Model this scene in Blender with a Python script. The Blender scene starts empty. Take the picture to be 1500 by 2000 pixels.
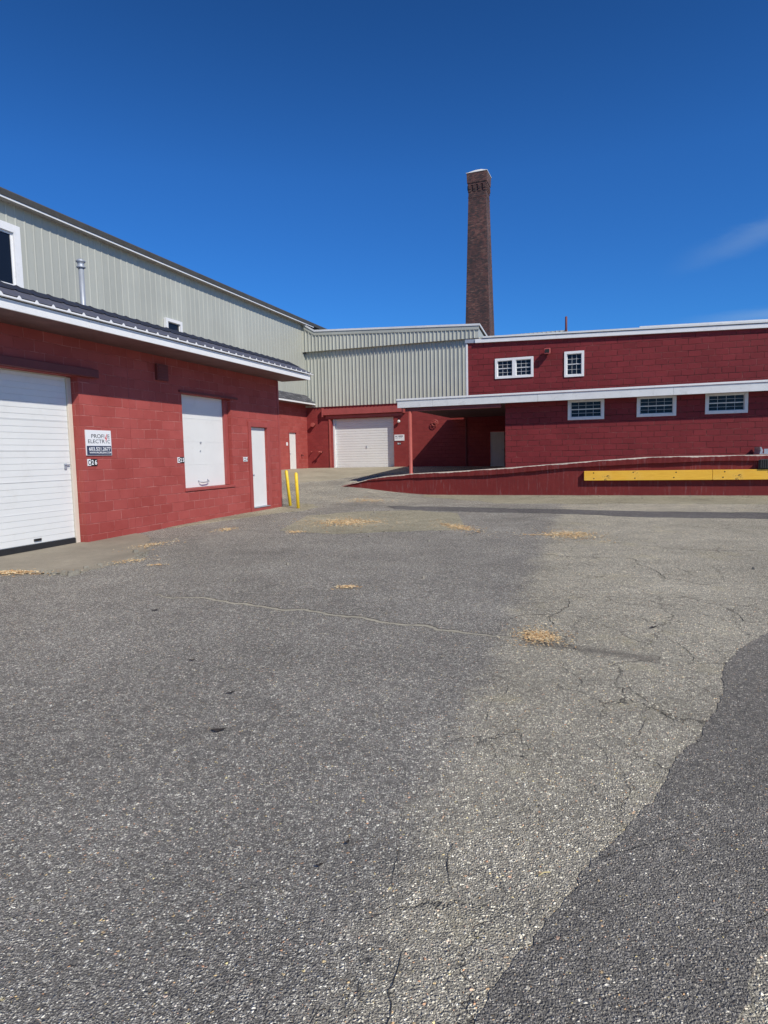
import bpy, bmesh, math, random
from mathutils import Vector, Matrix
R = math.radians
rnd = random.Random(7)
scene = bpy.context.scene
COL = scene.collection

# ------------------------------------------------------------------ camera
cd = bpy.data.cameras.new('camera')
cam = bpy.data.objects.new('camera', cd); COL.objects.link(cam)
cd.sensor_fit = 'HORIZONTAL'; cd.sensor_width = 36.0; cd.lens = 1250/1500*36.0
cd.clip_start = 0.05; cd.clip_end = 4000
ri, up, fw = Vector((.99977, -.0019, -.02121)), Vector((.0213, .0892, .99579)), Vector((0, .99601, -.08922))
M = Matrix((( ri.x, up.x, -fw.x, 0), (ri.y, up.y, -fw.y, 0), (ri.z, up.z, -fw.z, 1.6), (0, 0, 0, 1)))
cam.matrix_world = M
scene.camera = cam

# ------------------------------------------------------------------ light and sky
SUN_AZ, SUN_EL = 143.0, 41.5          # azimuth from +Y towards +X
sx = math.cos(R(SUN_EL))*math.sin(R(SUN_AZ)); sy = math.cos(R(SUN_EL))*math.cos(R(SUN_AZ)); sz = math.sin(R(SUN_EL))
sd = bpy.data.lights.new('sun', 'SUN'); sd.energy = 4.2; sd.angle = R(0.5); sd.color = (1.0, .945, .84)
sun = bpy.data.objects.new('sun', sd); COL.objects.link(sun)
sun.rotation_euler = Vector((-sx, -sy, -sz)).to_track_quat('-Z', 'Y').to_euler()
sun.location = (20, -30, 40)

W = bpy.data.worlds.new('World'); scene.world = W; W.use_nodes = True
wt = W.node_tree; wt.nodes.clear()
def N(nt, kind, ins=None, **props):
    n = nt.nodes.new('ShaderNode' + kind)
    for k, v in props.items(): setattr(n, k, v)
    for k, v in (ins or {}).items():
        s = n.inputs[k]
        if hasattr(v, 'is_output'): nt.links.new(v, s)
        else: s.default_value = v
    return n
sky = N(wt, 'TexSky', sky_type='NISHITA', sun_disc=False, sun_elevation=R(SUN_EL), sun_rotation=R(SUN_AZ),
        altitude=300, air_density=1.0, dust_density=0.15, ozone_density=3.0)
tcw = N(wt, 'TexCoord')
zs = N(wt, 'SeparateXYZ', {'Vector': tcw.outputs['Generated']})
zd = N(wt, 'MapRange', {'Value': zs.outputs[2], 'From Min': .38, 'From Max': .80, 'To Min': 1.0, 'To Max': .46})
tin = N(wt, 'VectorMath', {0: sky.outputs[0], 1: (.20, .62, 1.17)}, operation='MULTIPLY')
hs = N(wt, 'VectorMath', {0: tin.outputs[0], 'Scale': zd.outputs[0]}, operation='SCALE')
# thin cirrus wisps low in the sky towards the right
mp = N(wt, 'Mapping', {'Vector': tcw.outputs['Generated'], 'Rotation': (0, R(20), R(30)), 'Scale': (3, 5, 16)})
cn = N(wt, 'TexNoise', {'Vector': mp.outputs[0], 'Scale': 1.6, 'Detail': 5.0, 'Roughness': .6, 'Distortion': .5})
def wm(op, a, b=0.0, clamp=False):
    n = N(wt, 'Math', {0: a, 1: b}, operation=op); n.use_clamp = clamp; return n.outputs[0]
def streak(d1, d2, width, start, full, amt):
    d1, d2 = Vector(d1).normalized(), Vector(d2).normalized(); nn = d1.cross(d2).normalized(); t = (d2-d1).normalized()
    dn = N(wt, 'VectorMath', {0: tcw.outputs['Generated'], 1: tuple(nn)}, operation='DOT_PRODUCT').outputs['Value']
    dn = wm('ADD', dn, wm('MULTIPLY', wm('SUBTRACT', cn.outputs[0], .5), width*2.2))
    g = N(wt, 'MapRange', {'Value': wm('ABSOLUTE', dn), 'From Min': width, 'From Max': 0.0, 'To Min': 0, 'To Max': 1}, interpolation_type='SMOOTHSTEP').outputs[0]
    al = N(wt, 'VectorMath', {0: tcw.outputs['Generated'], 1: tuple(t)}, operation='DOT_PRODUCT').outputs['Value']
    a0 = d1.dot(t)
    f = N(wt, 'MapRange', {'Value': al, 'From Min': a0+start, 'From Max': a0+full, 'To Min': 0, 'To Max': 1}, interpolation_type='SMOOTHSTEP').outputs[0]
    fr = N(wt, 'VectorMath', {0: tcw.outputs['Generated'], 1: (0, 1, 0)}, operation='DOT_PRODUCT').outputs['Value']
    return wm('MULTIPLY', wm('MULTIPLY', wm('MULTIPLY', g, f), amt), wm('GREATER_THAN', fr, 0.))
cm3 = N(wt, 'Math', {0: streak((.415, .875, .250), (.489, .83, .274), .022, -.05, .10, .15), 1: streak((.40, .90, .168), (.503, .847, .174), .014, -.02, .14, .22)}, operation='ADD')
cmix = N(wt, 'Mix', {0: cm3.outputs[0], 'A': hs.outputs[0], 'B': (4.4, 5.6, 6.4, 1)}, data_type='RGBA')
bg = N(wt, 'Background', {'Color': cmix.outputs['Result'] if 'Result' in cmix.outputs else cmix.outputs[2], 'Strength': .105})
wo = N(wt, 'OutputWorld', {'Surface': bg.outputs[0]})
for s in cmix.outputs:
    if s.type == 'RGBA': wt.links.new(s, bg.inputs['Color'])
for s in cmix.inputs:
    if s.type == 'RGBA':
        if s.identifier.startswith('A'): wt.links.new(hs.outputs[0], s)
        else: s.default_value = (4.4, 5.6, 6.4, 1)
scene.view_settings.view_transform = 'Standard'; scene.view_settings.look = 'None'
scene.view_settings.exposure = 0.0; scene.view_settings.gamma = 1.0; scene.view_settings.use_curve_mapping = False

# ------------------------------------------------------------------ material helpers
def mix(nt, fac, a, b, blend='MIX'):
    m = nt.nodes.new('ShaderNodeMix'); m.data_type = 'RGBA'; m.blend_type = blend
    for s in m.inputs:
        v = None
        if s.identifier == 'Factor_Float': v = fac
        elif s.identifier == 'A_Color': v = a
        elif s.identifier == 'B_Color': v = b
        if v is None: continue
        if hasattr(v, 'is_output'): nt.links.new(v, s)
        elif isinstance(v, (tuple, list)): s.default_value = (*v[:3], 1)
        else: s.default_value = v
    return [o for o in m.outputs if o.type == 'RGBA'][0]
def math_(nt, op, a, b=0.0, c=None, clamp=False):
    ins = {0: a, 1: b}
    if c is not None: ins[2] = c
    n = N(nt, 'Math', ins, operation=op); n.use_clamp = clamp
    return n.outputs[0]
def rng(nt, v, a, b, lo=0., hi=1., smooth=False):
    n = N(nt, 'MapRange', {'Value': v, 'From Min': a, 'From Max': b, 'To Min': lo, 'To Max': hi})
    if smooth: n.interpolation_type = 'SMOOTHSTEP'
    return n.outputs[0]
def noise(nt, vec, scale, detail=3., rough=.55, dist=0.):
    return N(nt, 'TexNoise', {'Vector': vec, 'Scale': scale, 'Detail': detail, 'Roughness': rough, 'Distortion': dist}).outputs[0]
def mat_base(name):
    m = bpy.data.materials.new(name); m.use_nodes = True
    nt = m.node_tree; p = nt.nodes['Principled BSDF']
    return m, nt, p
def setp(nt, p, **kw):
    for k, v in kw.items():
        k = k.replace('_', ' ')
        if hasattr(v, 'is_output'): nt.links.new(v, p.inputs[k])
        elif isinstance(v, tuple): p.inputs[k].default_value = (*v[:3], 1)
        else: p.inputs[k].default_value = v
def bump(nt, p, h, strength=.5, dist=.01):
    b = N(nt, 'Bump', {'Height': h, 'Strength': strength, 'Distance': dist})
    nt.links.new(b.outputs[0], p.inputs['Normal'])

def painted_block(name, c1, c2, joint, dark=0., row=.2, width=.4, off=(0, 0), mort=.007, joint_amt=.6, wear=.3, bmp=.6, streak=False):
    """block masonry under layers of paint: joints show as shallow grooves"""
    m, nt, p = mat_base(name)
    uv = N(nt, 'UVMap').outputs[0]
    wob = N(nt, 'TexNoise', {'Vector': uv, 'Scale': 1.7, 'Detail': 3.0})
    wv = N(nt, 'VectorMath', {0: wob.outputs[1], 1: (.5, .5, .5)}, operation='SUBTRACT').outputs[0]
    wv = N(nt, 'VectorMath', {0: wv, 'Scale': .02}, operation='SCALE').outputs[0]
    v = N(nt, 'VectorMath', {0: uv, 1: wv}, operation='ADD').outputs[0]
    v = N(nt, 'VectorMath', {0: v, 1: (off[0], off[1], 0)}, operation='ADD').outputs[0]
    br = N(nt, 'TexBrick', {'Vector': v, 'Color1': (0, 0, 0, 1), 'Color2': (1, 1, 1, 1), 'Mortar': (.5, .5, .5, 1), 'Scale': 1.0,
                            'Mortar Size': mort, 'Mortar Smooth': .5, 'Bias': 0., 'Brick Width': width, 'Row Height': row})
    perb = N(nt, 'RGBToBW', {'Color': br.outputs[0]}).outputs[0]
    n1 = noise(nt, uv, 1.1, 5, .6); n2 = noise(nt, uv, 7, 5, .65); n3 = noise(nt, uv, 55, 3, .6)
    f = math_(nt, 'MULTIPLY_ADD', perb, .35, math_(nt, 'MULTIPLY', n1, .9))
    n0 = noise(nt, uv, .35, 3, .55)
    f = math_(nt, 'MULTIPLY_ADD', math_(nt, 'SUBTRACT', n0, .5), .7, f)
    f = rng(nt, math_(nt, 'MULTIPLY_ADD', n2, .35, f), .40, 1.10)
    col = mix(nt, f, c1, c2)
    # paint rubbed thin along some joints
    jm = rng(nt, noise(nt, uv, 2.6, 4, .7), .42, .66)
    jf = math_(nt, 'MULTIPLY', math_(nt, 'MULTIPLY', br.outputs[1], jm), joint_amt)
    col = mix(nt, jf, col, joint)
    if dark:
        dm = rng(nt, noise(nt, N(nt, 'Mapping', {'Vector': uv, 'Scale': (.5, 3.5, 1)}).outputs[0], 1.3, 4, .7), .40, .60)
        col = mix(nt, math_(nt, 'MULTIPLY', math_(nt, 'MULTIPLY', br.outputs[1], dm), dark), col, tuple(x*.25 for x in c1))
    # flaked chips of paint
    ch = rng(nt, noise(nt, uv, 23, 5, .75), .635, .68)
    ch = math_(nt, 'MULTIPLY', ch, math_(nt, 'MAXIMUM', math_(nt, 'MULTIPLY', rng(nt, n2, .56, .7), .7), math_(nt, 'MULTIPLY', br.outputs[1], rng(nt, noise(nt, uv, .7, 3, .6), .48, .6))))
    col = mix(nt, math_(nt, 'MULTIPLY', ch, wear), col, joint)
    if streak:
        sv = N(nt, 'Mapping', {'Vector': uv, 'Scale': (9, .9, 1)}).outputs[0]
        st = rng(nt, noise(nt, sv, 1.5, 5, .7), .54, .72)
        col = mix(nt, math_(nt, 'MULTIPLY', math_(nt, 'MULTIPLY', st, rng(nt, n1, .38, .6)), .55), col, (.30, .21, .21))
        st2 = rng(nt, noise(nt, sv, 2.7, 4, .7), .56, .7)
        col = mix(nt, math_(nt, 'MULTIPLY', st2, .5), col, (.06, .022, .022))
    setp(nt, p, Base_Color=col, Roughness=rng(nt, n2, .3, .7, .55, .78)); p.inputs['Specular IOR Level'].default_value = .28
    hgt = math_(nt, 'MULTIPLY_ADD', br.outputs[1], -1.0, math_(nt, 'MULTIPLY_ADD', n3, .22, math_(nt, 'MULTIPLY', n2, .5)))
    hgt = math_(nt, 'MULTIPLY_ADD', perb, .35, hgt)
    bump(nt, p, hgt, bmp, .012)
    return m

def paint(name, c, rough=.5, var=.12, scale=3., metallic=0., bmp=.08, dirt=None, streaks=0., panels=0.):
    m, nt, p = mat_base(name)
    tc = N(nt, 'TexCoord').outputs['Object']
    n1 = noise(nt, tc, scale, 5, .6); n2 = noise(nt, tc, scale*14, 3, .6)
    lo = tuple(x*(1-var) for x in c); hi = tuple(min(1, x*(1+var)) for x in c)
    col = mix(nt, rng(nt, n1, .3, .7), lo, hi)
    if dirt:
        d = math_(nt, 'MULTIPLY', rng(nt, noise(nt, tc, scale*2.3, 6, .7), .55, .75), dirt[1])
        col = mix(nt, d, col, dirt[0])
    if streaks:
        sv = N(nt, 'Mapping', {'Vector': tc, 'Scale': (7, 7, .5)}).outputs[0]
        col = mix(nt, math_(nt, 'MULTIPLY', rng(nt, noise(nt, sv, 1.6, 5, .7), .5, .75), streaks), col, tuple(x*.55 for x in c))
    if panels:
        ux = N(nt, 'SeparateXYZ', {'Vector': N(nt, 'UVMap').outputs[0]}).outputs[0]
        fx = math_(nt, 'DIVIDE', ux, panels)
        wn = N(nt, 'TexWhiteNoise', {'W': math_(nt, 'FLOOR', fx)}, noise_dimensions='1D').outputs[0]
        col = N(nt, 'VectorMath', {0: col, 'Scale': rng(nt, wn, 0, 1, .93, 1.04)}, operation='SCALE').outputs[0]
        lap = math_(nt, 'LESS_THAN', math_(nt, 'FRACT', fx), .012/panels)
        col = mix(nt, math_(nt, 'MULTIPLY', lap, .45), col, tuple(x*.4 for x in c))
    setp(nt, p, Base_Color=col, Roughness=rng(nt, n2, .3, .7, rough*.88, min(1, rough*1.12)), Metallic=metallic)
    if bmp: bump(nt, p, n2, bmp, .01)
    return m

def asphalt(name, binder, gain=(1.75, 1.72, 1.60), lighten=1.0, stone=.5, lane=False, sc=1.0, tint=(1, 1, 1), cracks=.0):
    m, nt, p = mat_base(name)
    pos = N(nt, 'NewGeometry').outputs['Position']
    big = noise(nt, pos, .45, 4, .6); mid = noise(nt, pos, 2.3, 5, .65); fine = noise(nt, pos, 210, 2, .6)
    # aggregate: two sizes of stone set in the binder
    wv = N(nt, 'TexNoise', {'Vector': pos, 'Scale': 60.0, 'Detail': 1.0}).outputs[1]
    wv = N(nt, 'VectorMath', {0: wv, 'Scale': .012}, operation='SCALE').outputs[0]
    q = N(nt, 'VectorMath', {0: pos, 1: wv}, operation='ADD').outputs[0]
    q = N(nt, 'Mapping', {'Vector': q, 'Scale': (1, 1, .0)}).outputs[0]
    def layer(scale, lo, hi):
        v = N(nt, 'TexVoronoi', {'Vector': q, 'Scale': scale, 'Randomness': 1.0}, voronoi_dimensions='2D')
        s = N(nt, 'SeparateColor', {'Color': v.outputs[1]})
        rad = rng(nt, s.outputs[0], 0, 1, lo, hi)
        dome = math_(nt, 'SUBTRACT', rad, v.outputs[0])
        cov = rng(nt, dome, 0., .12)
        return dome, cov, s
    dA, cA, sA = layer(84*sc, -.16, .34 + .40*stone)
    dB, cB, sB = layer(165*sc, -.12, .34 + .4*stone)
    dC, cC, sC = layer(42*sc, -.6, .36)
    def ramp(v, cols):
        r = N(nt, 'ValToRGB', {'Fac': v}); e = r.color_ramp.elements
        r.color_ramp.interpolation = 'LINEAR'
        e[0].position = cols[0][0]; e[0].color = (*cols[0][1], 1); e[1].position = cols[-1][0]; e[1].color = (*cols[-1][1], 1)
        for pz, c in cols[1:-1]:
            x = e.new(pz); x.color = (*c, 1)
        return r.outputs[0]
    k = lighten
    def kk(c): return tuple(min(.8, x*k*t) for x, t in zip(c, tint))
    stones = [(0, kk((.06, .058, .055))), (.22, kk((.14, .135, .125))), (.45, kk((.27, .26, .235))), (.68, kk((.40, .385, .345))), (.84, kk((.46, .45, .41))), (.93, kk((.56, .55, .51))), (.965, kk((.38, .20, .12))), (1, kk((.48, .43, .22)))]
    colA = ramp(sA.outputs[1], stones); colB = ramp(sB.outputs[1], stones); colC = ramp(sC.outputs[1], stones)
    gv = N(nt, 'TexVoronoi', {'Vector': q, 'Scale': 115*sc, 'Randomness': 1.0}, voronoi_dimensions='2D')
    gs_ = N(nt, 'SeparateColor', {'Color': gv.outputs[1]})
    gt = math_(nt, 'MULTIPLY', gs_.outputs[0], rng(nt, gv.outputs[0], .75, .15, .25, 1))
    base = mix(nt, math_(nt, 'MULTIPLY_ADD', fine, .35, math_(nt, 'MULTIPLY', gt, .8)), tuple(x*.34 for x in binder), tuple(x*2.7 for x in binder))
    c = mix(nt, math_(nt, 'MULTIPLY', cB, .85), base, colB)
    c = mix(nt, math_(nt, 'MULTIPLY', cA, .92), c, colA)
    col = mix(nt, math_(nt, 'MULTIPLY', cC, .75), c, colC)
    # clumping: some areas have lost their fines, some are sealed over
    clump = noise(nt, pos, 26, 3, .7)
    col = mix(nt, rng(nt, clump, .55, .36, 0, .6), col, tuple(x*.8 for x in binder))
    wear = None
    if lane:
        sp = N(nt, 'SeparateXYZ', {'Vector': pos})
        # worn, paler lane: everything to the right of a long straight seam
        e = math_(nt, 'MULTIPLY_ADD', sp.outputs[1], .322, -.78)
        d = math_(nt, 'SUBTRACT', sp.outputs[0], e)
        d = math_(nt, 'MULTIPLY_ADD', math_(nt, 'SUBTRACT', mid, .5), .55, d)
        d = math_(nt, 'MULTIPLY_ADD', math_(nt, 'SUBTRACT', noise(nt, pos, 12, 3, .6), .5), .22, d)
        wear = rng(nt, d, -.14, .26, smooth=True)
        far = rng(nt, sp.outputs[1], 17.5, 20.5, 0, .5)
        wear = math_(nt, 'MAXIMUM', wear, math_(nt, 'MULTIPLY', far, rng(nt, big, .35, .6)))
        br_ = N(nt, 'VectorMath', {0: col, 1: (1.24, 1.21, 1.11)}, operation='MULTIPLY').outputs[0]
        pale = N(nt, 'VectorMath', {0: br_, 1: (.022, .021, .017)}, operation='ADD').outputs[0]
        col = mix(nt, math_(nt, 'MULTIPLY', wear, 1.0), col, pale)
        # yellowish dust patches (moss and grit)
        dust = math_(nt, 'MULTIPLY', rng(nt, noise(nt, pos, 1.4, 6, .7), .55, .75), wear)
        col = mix(nt, math_(nt, 'MULTIPLY', dust, .35), col, (.27, .24, .14))
        # old oil / damp stain running off one chip pile
        for (ax, ay, bx, by, wd, am) in ((1.18, 5.16, 1.98, 4.70, .13, .6),):
            L2 = (bx-ax)**2 + (by-ay)**2
            rx = math_(nt, 'SUBTRACT', sp.outputs[0], ax); ry = math_(nt, 'SUBTRACT', sp.outputs[1], ay)
            t = math_(nt, 'MULTIPLY_ADD', rx, (bx-ax)/L2, math_(nt, 'MULTIPLY', ry, (by-ay)/L2))
            tcl = rng(nt, t, 0, 1)
            ex = math_(nt, 'SUBTRACT', rx, math_(nt, 'MULTIPLY', tcl, bx-ax)); ey = math_(nt, 'SUBTRACT', ry, math_(nt, 'MULTIPLY', tcl, by-ay))
            dd = math_(nt, 'SQRT', math_(nt, 'MULTIPLY_ADD', ex, ex, math_(nt, 'MULTIPLY', ey, ey)))
            dd = math_(nt, 'MULTIPLY_ADD', math_(nt, 'SUBTRACT', noise(nt, pos, 9, 4, .7), .5), .16, dd)
            s_ = math_(nt, 'MULTIPLY', rng(nt, dd, wd, wd*.1, 0, 1, True), am)
            col = mix(nt, s_, col, (.055, .05, .045))
    # broad tonal patches
    col = N(nt, 'VectorMath', {0: col, 1: gain}, operation='MULTIPLY').outputs[0]
    tone = math_(nt, 'MULTIPLY_ADD', math_(nt, 'SUBTRACT', big, .5), .9, 1.0)
    tone = math_(nt, 'MULTIPLY_ADD', math_(nt, 'SUBTRACT', mid, .5), .55, tone)
    col = N(nt, 'VectorMath', {0: col, 'Scale': tone}, operation='SCALE').outputs[0]
    # small dark spots
    sv = N(nt, 'TexVoronoi', {'Vector': q, 'Scale': 1.3, 'Randomness': 1.0}, voronoi_dimensions='2D')
    ss = N(nt, 'SeparateColor', {'Color': sv.outputs[1]})
    spot = rng(nt, math_(nt, 'SUBTRACT', rng(nt, ss.outputs[0], .6, 1, -.02, .035), sv.outputs[0]), 0, .012)
    col = mix(nt, math_(nt, 'MULTIPLY', spot, .75), col, (.03, .03, .032))
    h = math_(nt, 'MULTIPLY_ADD', math_(nt, 'MAXIMUM', dA, 0.), 1.6, math_(nt, 'MULTIPLY', math_(nt, 'MAXIMUM', dB, 0.), .8))
    h = math_(nt, 'MULTIPLY_ADD', math_(nt, 'MAXIMUM', dC, 0.), .4, h)
    h = math_(nt, 'MULTIPLY_ADD', fine, .25, h)
    h = math_(nt, 'MULTIPLY_ADD', gv.outputs[0], -.5, h)
    if cracks:
        cvw = N(nt, 'TexNoise', {'Vector': pos, 'Scale': 3.0, 'Detail': 5.0, 'Roughness': .7}).outputs[1]
        cvw = N(nt, 'VectorMath', {0: cvw, 'Scale': .42}, operation='SCALE').outputs[0]
        cv = N(nt, 'VectorMath', {0: pos, 1: cvw}, operation='ADD').outputs[0]
        cv = N(nt, 'Mapping', {'Vector': cv, 'Scale': (1.5, .8, 0), 'Rotation': (0, 0, .3)}).outputs[0]
        ce = N(nt, 'TexVoronoi', {'Vector': cv, 'Scale': 1.5}, voronoi_dimensions='2D', feature='DISTANCE_TO_EDGE').outputs[0]
        cmk = rng(nt, noise(nt, pos, .8, 3, .6), .42, .58)
        if wear is not None: cmk = math_(nt, 'MULTIPLY', cmk, rng(nt, wear, 0, 1, .12, 1))
        cf = math_(nt, 'MULTIPLY', rng(nt, ce, .013, .003), cmk)
        col = mix(nt, math_(nt, 'MULTIPLY', cf, cracks), col, (.028, .026, .024))
        h = math_(nt, 'MULTIPLY_ADD', cf, -1.2, h)
    setp(nt, p, Base_Color=col, Roughness=.88)
    p.inputs['Specular IOR Level'].default_value = .35
    bump(nt, p, h, .9, .016)
    return m

def concrete(name, c, var=.25, joints=False):
    m, nt, p = mat_base(name)
    pos = N(nt, 'NewGeometry').outputs['Position']
    a = noise(nt, pos, .9, 6, .65); b = noise(nt, pos, 9, 6, .7); f = noise(nt, pos, 120, 3, .7)
    col = mix(nt, rng(nt, a, .3, .7), tuple(x*(1-var) for x in c), tuple(x*(1+var*.6) for x in c))
    col = mix(nt, math_(nt, 'MULTIPLY', rng(nt, b, .5, .75), .5), col, tuple(x*.6 for x in c))
    col = mix(nt, math_(nt, 'MULTIPLY', rng(nt, f, .55, .72), .5), col, tuple(x*1.5 for x in c))
    col = mix(nt, math_(nt, 'MULTIPLY', rng(nt, f, .45, .3), .55), col, tuple(x*.35 for x in c))
    setp(nt, p, Base_Color=col, Roughness=.9)
    bump(nt, p, math_(nt, 'MULTIPLY_ADD', f, .5, b), .6, .01)
    return m

def flat(name, c, rough=.5, metallic=0., spec=.5):
    m, nt, p = mat_base(name)
    setp(nt, p, Base_Color=c, Roughness=rough, Metallic=metallic); p.inputs['Specular IOR Level'].default_value = spec
    return m

def brickwork(name):
    m, nt, p = mat_base(name)
    uv = N(nt, 'UVMap').outputs[0]
    br = N(nt, 'TexBrick', {'Vector': uv, 'Color1': (0, 0, 0, 1), 'Color2': (1, 1, 1, 1), 'Mortar': (.5, .5, .5, 1), 'Scale': 1.0, 'Mortar Size': .012, 'Mortar Smooth': .2, 'Brick Width': .215, 'Row Height': .075})
    pb = N(nt, 'RGBToBW', {'Color': br.outputs[0]}).outputs[0]
    wn = N(nt, 'TexVoronoi', {'Vector': N(nt, 'Mapping', {'Vector': uv, 'Scale': (4.6, 13.3, 1)}).outputs[0], 'Scale': 1.0}, voronoi_dimensions='2D')
    ws = N(nt, 'SeparateColor', {'Color': wn.outputs[1]})
    r = N(nt, 'ValToRGB', {'Fac': ws.outputs[0]}); e = r.color_ramp.elements
    e[0].color = (.035, .022, .024, 1); e[1].color = (.30, .15, .11, 1)
    for pz, c in ((.35, (.09, .035, .032)), (.6, (.17, .055, .045)), (.85, (.20, .075, .06))):
        x = e.new(pz); x.color = (*c, 1)
    col = mix(nt, math_(nt, 'MULTIPLY', br.outputs[1], .7), r.outputs[0], (.15, .13, .12))
    # broad bands of soot
    soot = rng(nt, noise(nt, N(nt, 'Mapping', {'Vector': uv, 'Scale': (.5, .16, 1)}).outputs[0], 1.2, 5, .6), .30, .58)
    col = mix(nt, math_(nt, 'MULTIPLY', soot, .62), col, (.020, .017, .021))
    setp(nt, p, Base_Color=col, Roughness=.9)
    bump(nt, p, math_(nt, 'MULTIPLY_ADD', br.outputs[1], -1., pb), .7, .012)
    return m

def shingles(name):
    m, nt, p = mat_base(name)
    uv = N(nt, 'UVMap').outputs[0]
    br = N(nt, 'TexBrick', {'Vector': uv, 'Color1': (.05, .05, .06, 1), 'Color2': (.13, .13, .145, 1), 'Mortar': (.02, .02, .022, 1), 'Scale': 1.0, 'Mortar Size': .012, 'Brick Width': .3, 'Row Height': .14})
    setp(nt, p, Base_Color=br.outputs[0], Roughness=.9); bump(nt, p, br.outputs[1], .5, -.01)
    return m

def wood_yellow(name):
    m, nt, p = mat_base(name)
    tc = N(nt, 'TexCoord').outputs['Object']
    g = N(nt, 'Mapping', {'Vector': tc, 'Scale': (1.2, 20, 20)}).outputs[0]
    gr = noise(nt, g, 2.2, 5, .65); n1 = noise(nt, tc, 2.0, 5, .65); n2 = noise(nt, tc, 30, 4, .7)
    col = mix(nt, rng(nt, gr, .3, .7), (.80, .41, .03), (.95, .56, .055))
    col = mix(nt, math_(nt, 'MULTIPLY', rng(nt, n1, .5, .75), .35), col, (.90, .60, .15))
    col = mix(nt, rng(nt, math_(nt, 'MULTIPLY', n2, rng(nt, n1, .35, .7)), .46, .53), col, (.14, .08, .02))
    setp(nt, p, Base_Color=col, Roughness=.6); bump(nt, p, gr, .25, .006)
    return m

MT = {}
MT['red_near'] = painted_block('red painted block near', (.30, .052, .044), (.42, .092, .082), (.62, .27, .24), off=(.1, -.03), joint_amt=.7, wear=.7, mort=.008, bmp=.7)
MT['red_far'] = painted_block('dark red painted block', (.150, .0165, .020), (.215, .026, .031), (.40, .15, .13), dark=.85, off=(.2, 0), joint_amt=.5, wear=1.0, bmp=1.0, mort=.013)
MT['red_wall2'] = painted_block('dark red painted block rear', (.21, .029, .029), (.285, .045, .042), (.40, .14, .12), off=(.05, .02), joint_amt=.45, wear=.3, bmp=.8)
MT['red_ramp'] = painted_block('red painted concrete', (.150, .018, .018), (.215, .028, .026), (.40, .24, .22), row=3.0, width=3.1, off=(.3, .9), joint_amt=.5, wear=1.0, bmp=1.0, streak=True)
MT['red_trim'] = paint('red painted trim', (.36, .075, .068), .5)
MT['red_steel'] = paint('red painted steel', (.40, .095, .078), .45, .15)
MT['dark_red'] = paint('dull dark red paint', (.16, .035, .035), .6)
MT['siding'] = paint('sage metal siding', (.435, .442, .388), .42, .05, .6, streaks=.12, bmp=.03, panels=.915)
MT['siding_grey'] = paint('grey green metal siding', (.50, .505, .44), .4, .07, .7, streaks=.2, bmp=.03, panels=.852)
MT['white'] = paint('white door paint', (.76, .765, .75), .4, .03, 1.2, bmp=.03, dirt=((.45, .42, .36), .15))
MT['white_trim'] = paint('white trim paint', (.80, .80, .80), .4, .03, 2., bmp=.04, dirt=((.35, .33, .3), .2))
MT['cream'] = paint('cream trim', (.68, .60, .50), .5, .05)
MT['white_old'] = paint('weathered white trim', (.70, .71, .71), .5, .06, 2., bmp=.06, dirt=((.3, .29, .28), .35))
MT['roof_dark'] = paint('charcoal roof metal', (.105, .105, .128), .5, .12, 1.4, bmp=.04)
MT['roof_ridge'] = paint('dark ridge metal', (.030, .031, .040), .5, .15, 1.4)
MT['soffit'] = paint('dark soffit boards', (.16, .09, .09), .7, .2)
MT['soffit_grey'] = paint('pale soffit', (.42, .40, .37), .7, .1)
MT['gutter'] = paint('dark bronze gutter', (.085, .08, .072), .5, .15)
MT['galv'] = paint('galvanised steel', (.40, .43, .48), .5, .10, 6., metallic=.35, bmp=.05)
MT['rubber'] = paint('black rubber', (.018, .018, .020), .7, .2, 8.)
MT['yellow'] = paint('yellow bollard paint', (.90, .62, .03), .45, .10, 5., dirt=((.25, .16, .03), .5), bmp=.1)
MT['yellow_wood'] = wood_yellow('yellow painted timber')
MT['brick'] = brickwork('sooty brick')
MT['shingle'] = shingles('asphalt shingles')
MT['capwhite'] = paint('pale cap render', (.72, .70, .66), .7, .1)
MT['glass'] = flat('window glass', (.010, .014, .024), .12, 0, .22)
MT['dark'] = flat('dark interior', (.01, .01, .012), .8)
MT['door_shade'] = paint('panel door paint', (.60, .62, .60), .5, .05)
MT['sign_white'] = flat('sign white', (.80, .81, .83), .35)
MT['sign_navy'] = flat('sign navy', (.035, .05, .10), .35)
MT['ink'] = flat('sign ink', (.03, .035, .05), .5)
MT['sign_red'] = flat('sign red', (.60, .03, .03), .4)
MT['black'] = flat('black plastic', (.015, .015, .016), .45)
MT['asphalt'] = asphalt('old asphalt', (.064, .061, .058), (2.68, 2.63, 2.48), 1.0, .5, lane=True, cracks=.62)
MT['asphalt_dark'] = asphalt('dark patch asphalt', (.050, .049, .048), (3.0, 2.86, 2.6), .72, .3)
MT['asphalt_strip'] = asphalt('trench asphalt', (.050, .049, .052), (2.0, 1.95, 1.86), .68, .3)
MT['asphalt_pale'] = asphalt('pale worn paving', (.17, .16, .13), (1.8, 1.74, 1.5), 1.05, .6, cracks=.7)
MT['apron'] = concrete('apron concrete', (.30, .265, .205))
MT['drive'] = concrete('drive concrete', (.40, .36, .27))
MT['crack'] = flat('crack dirt', (.055, .051, .046), .95, 0, .1)
MT['sand'] = concrete('sand in seam', (.43, .395, .31))
MT['chipped'] = concrete('bare chipped concrete', (.50, .43, .37))
MT['rubble'] = concrete('broken concrete', (.28, .26, .21))
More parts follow.
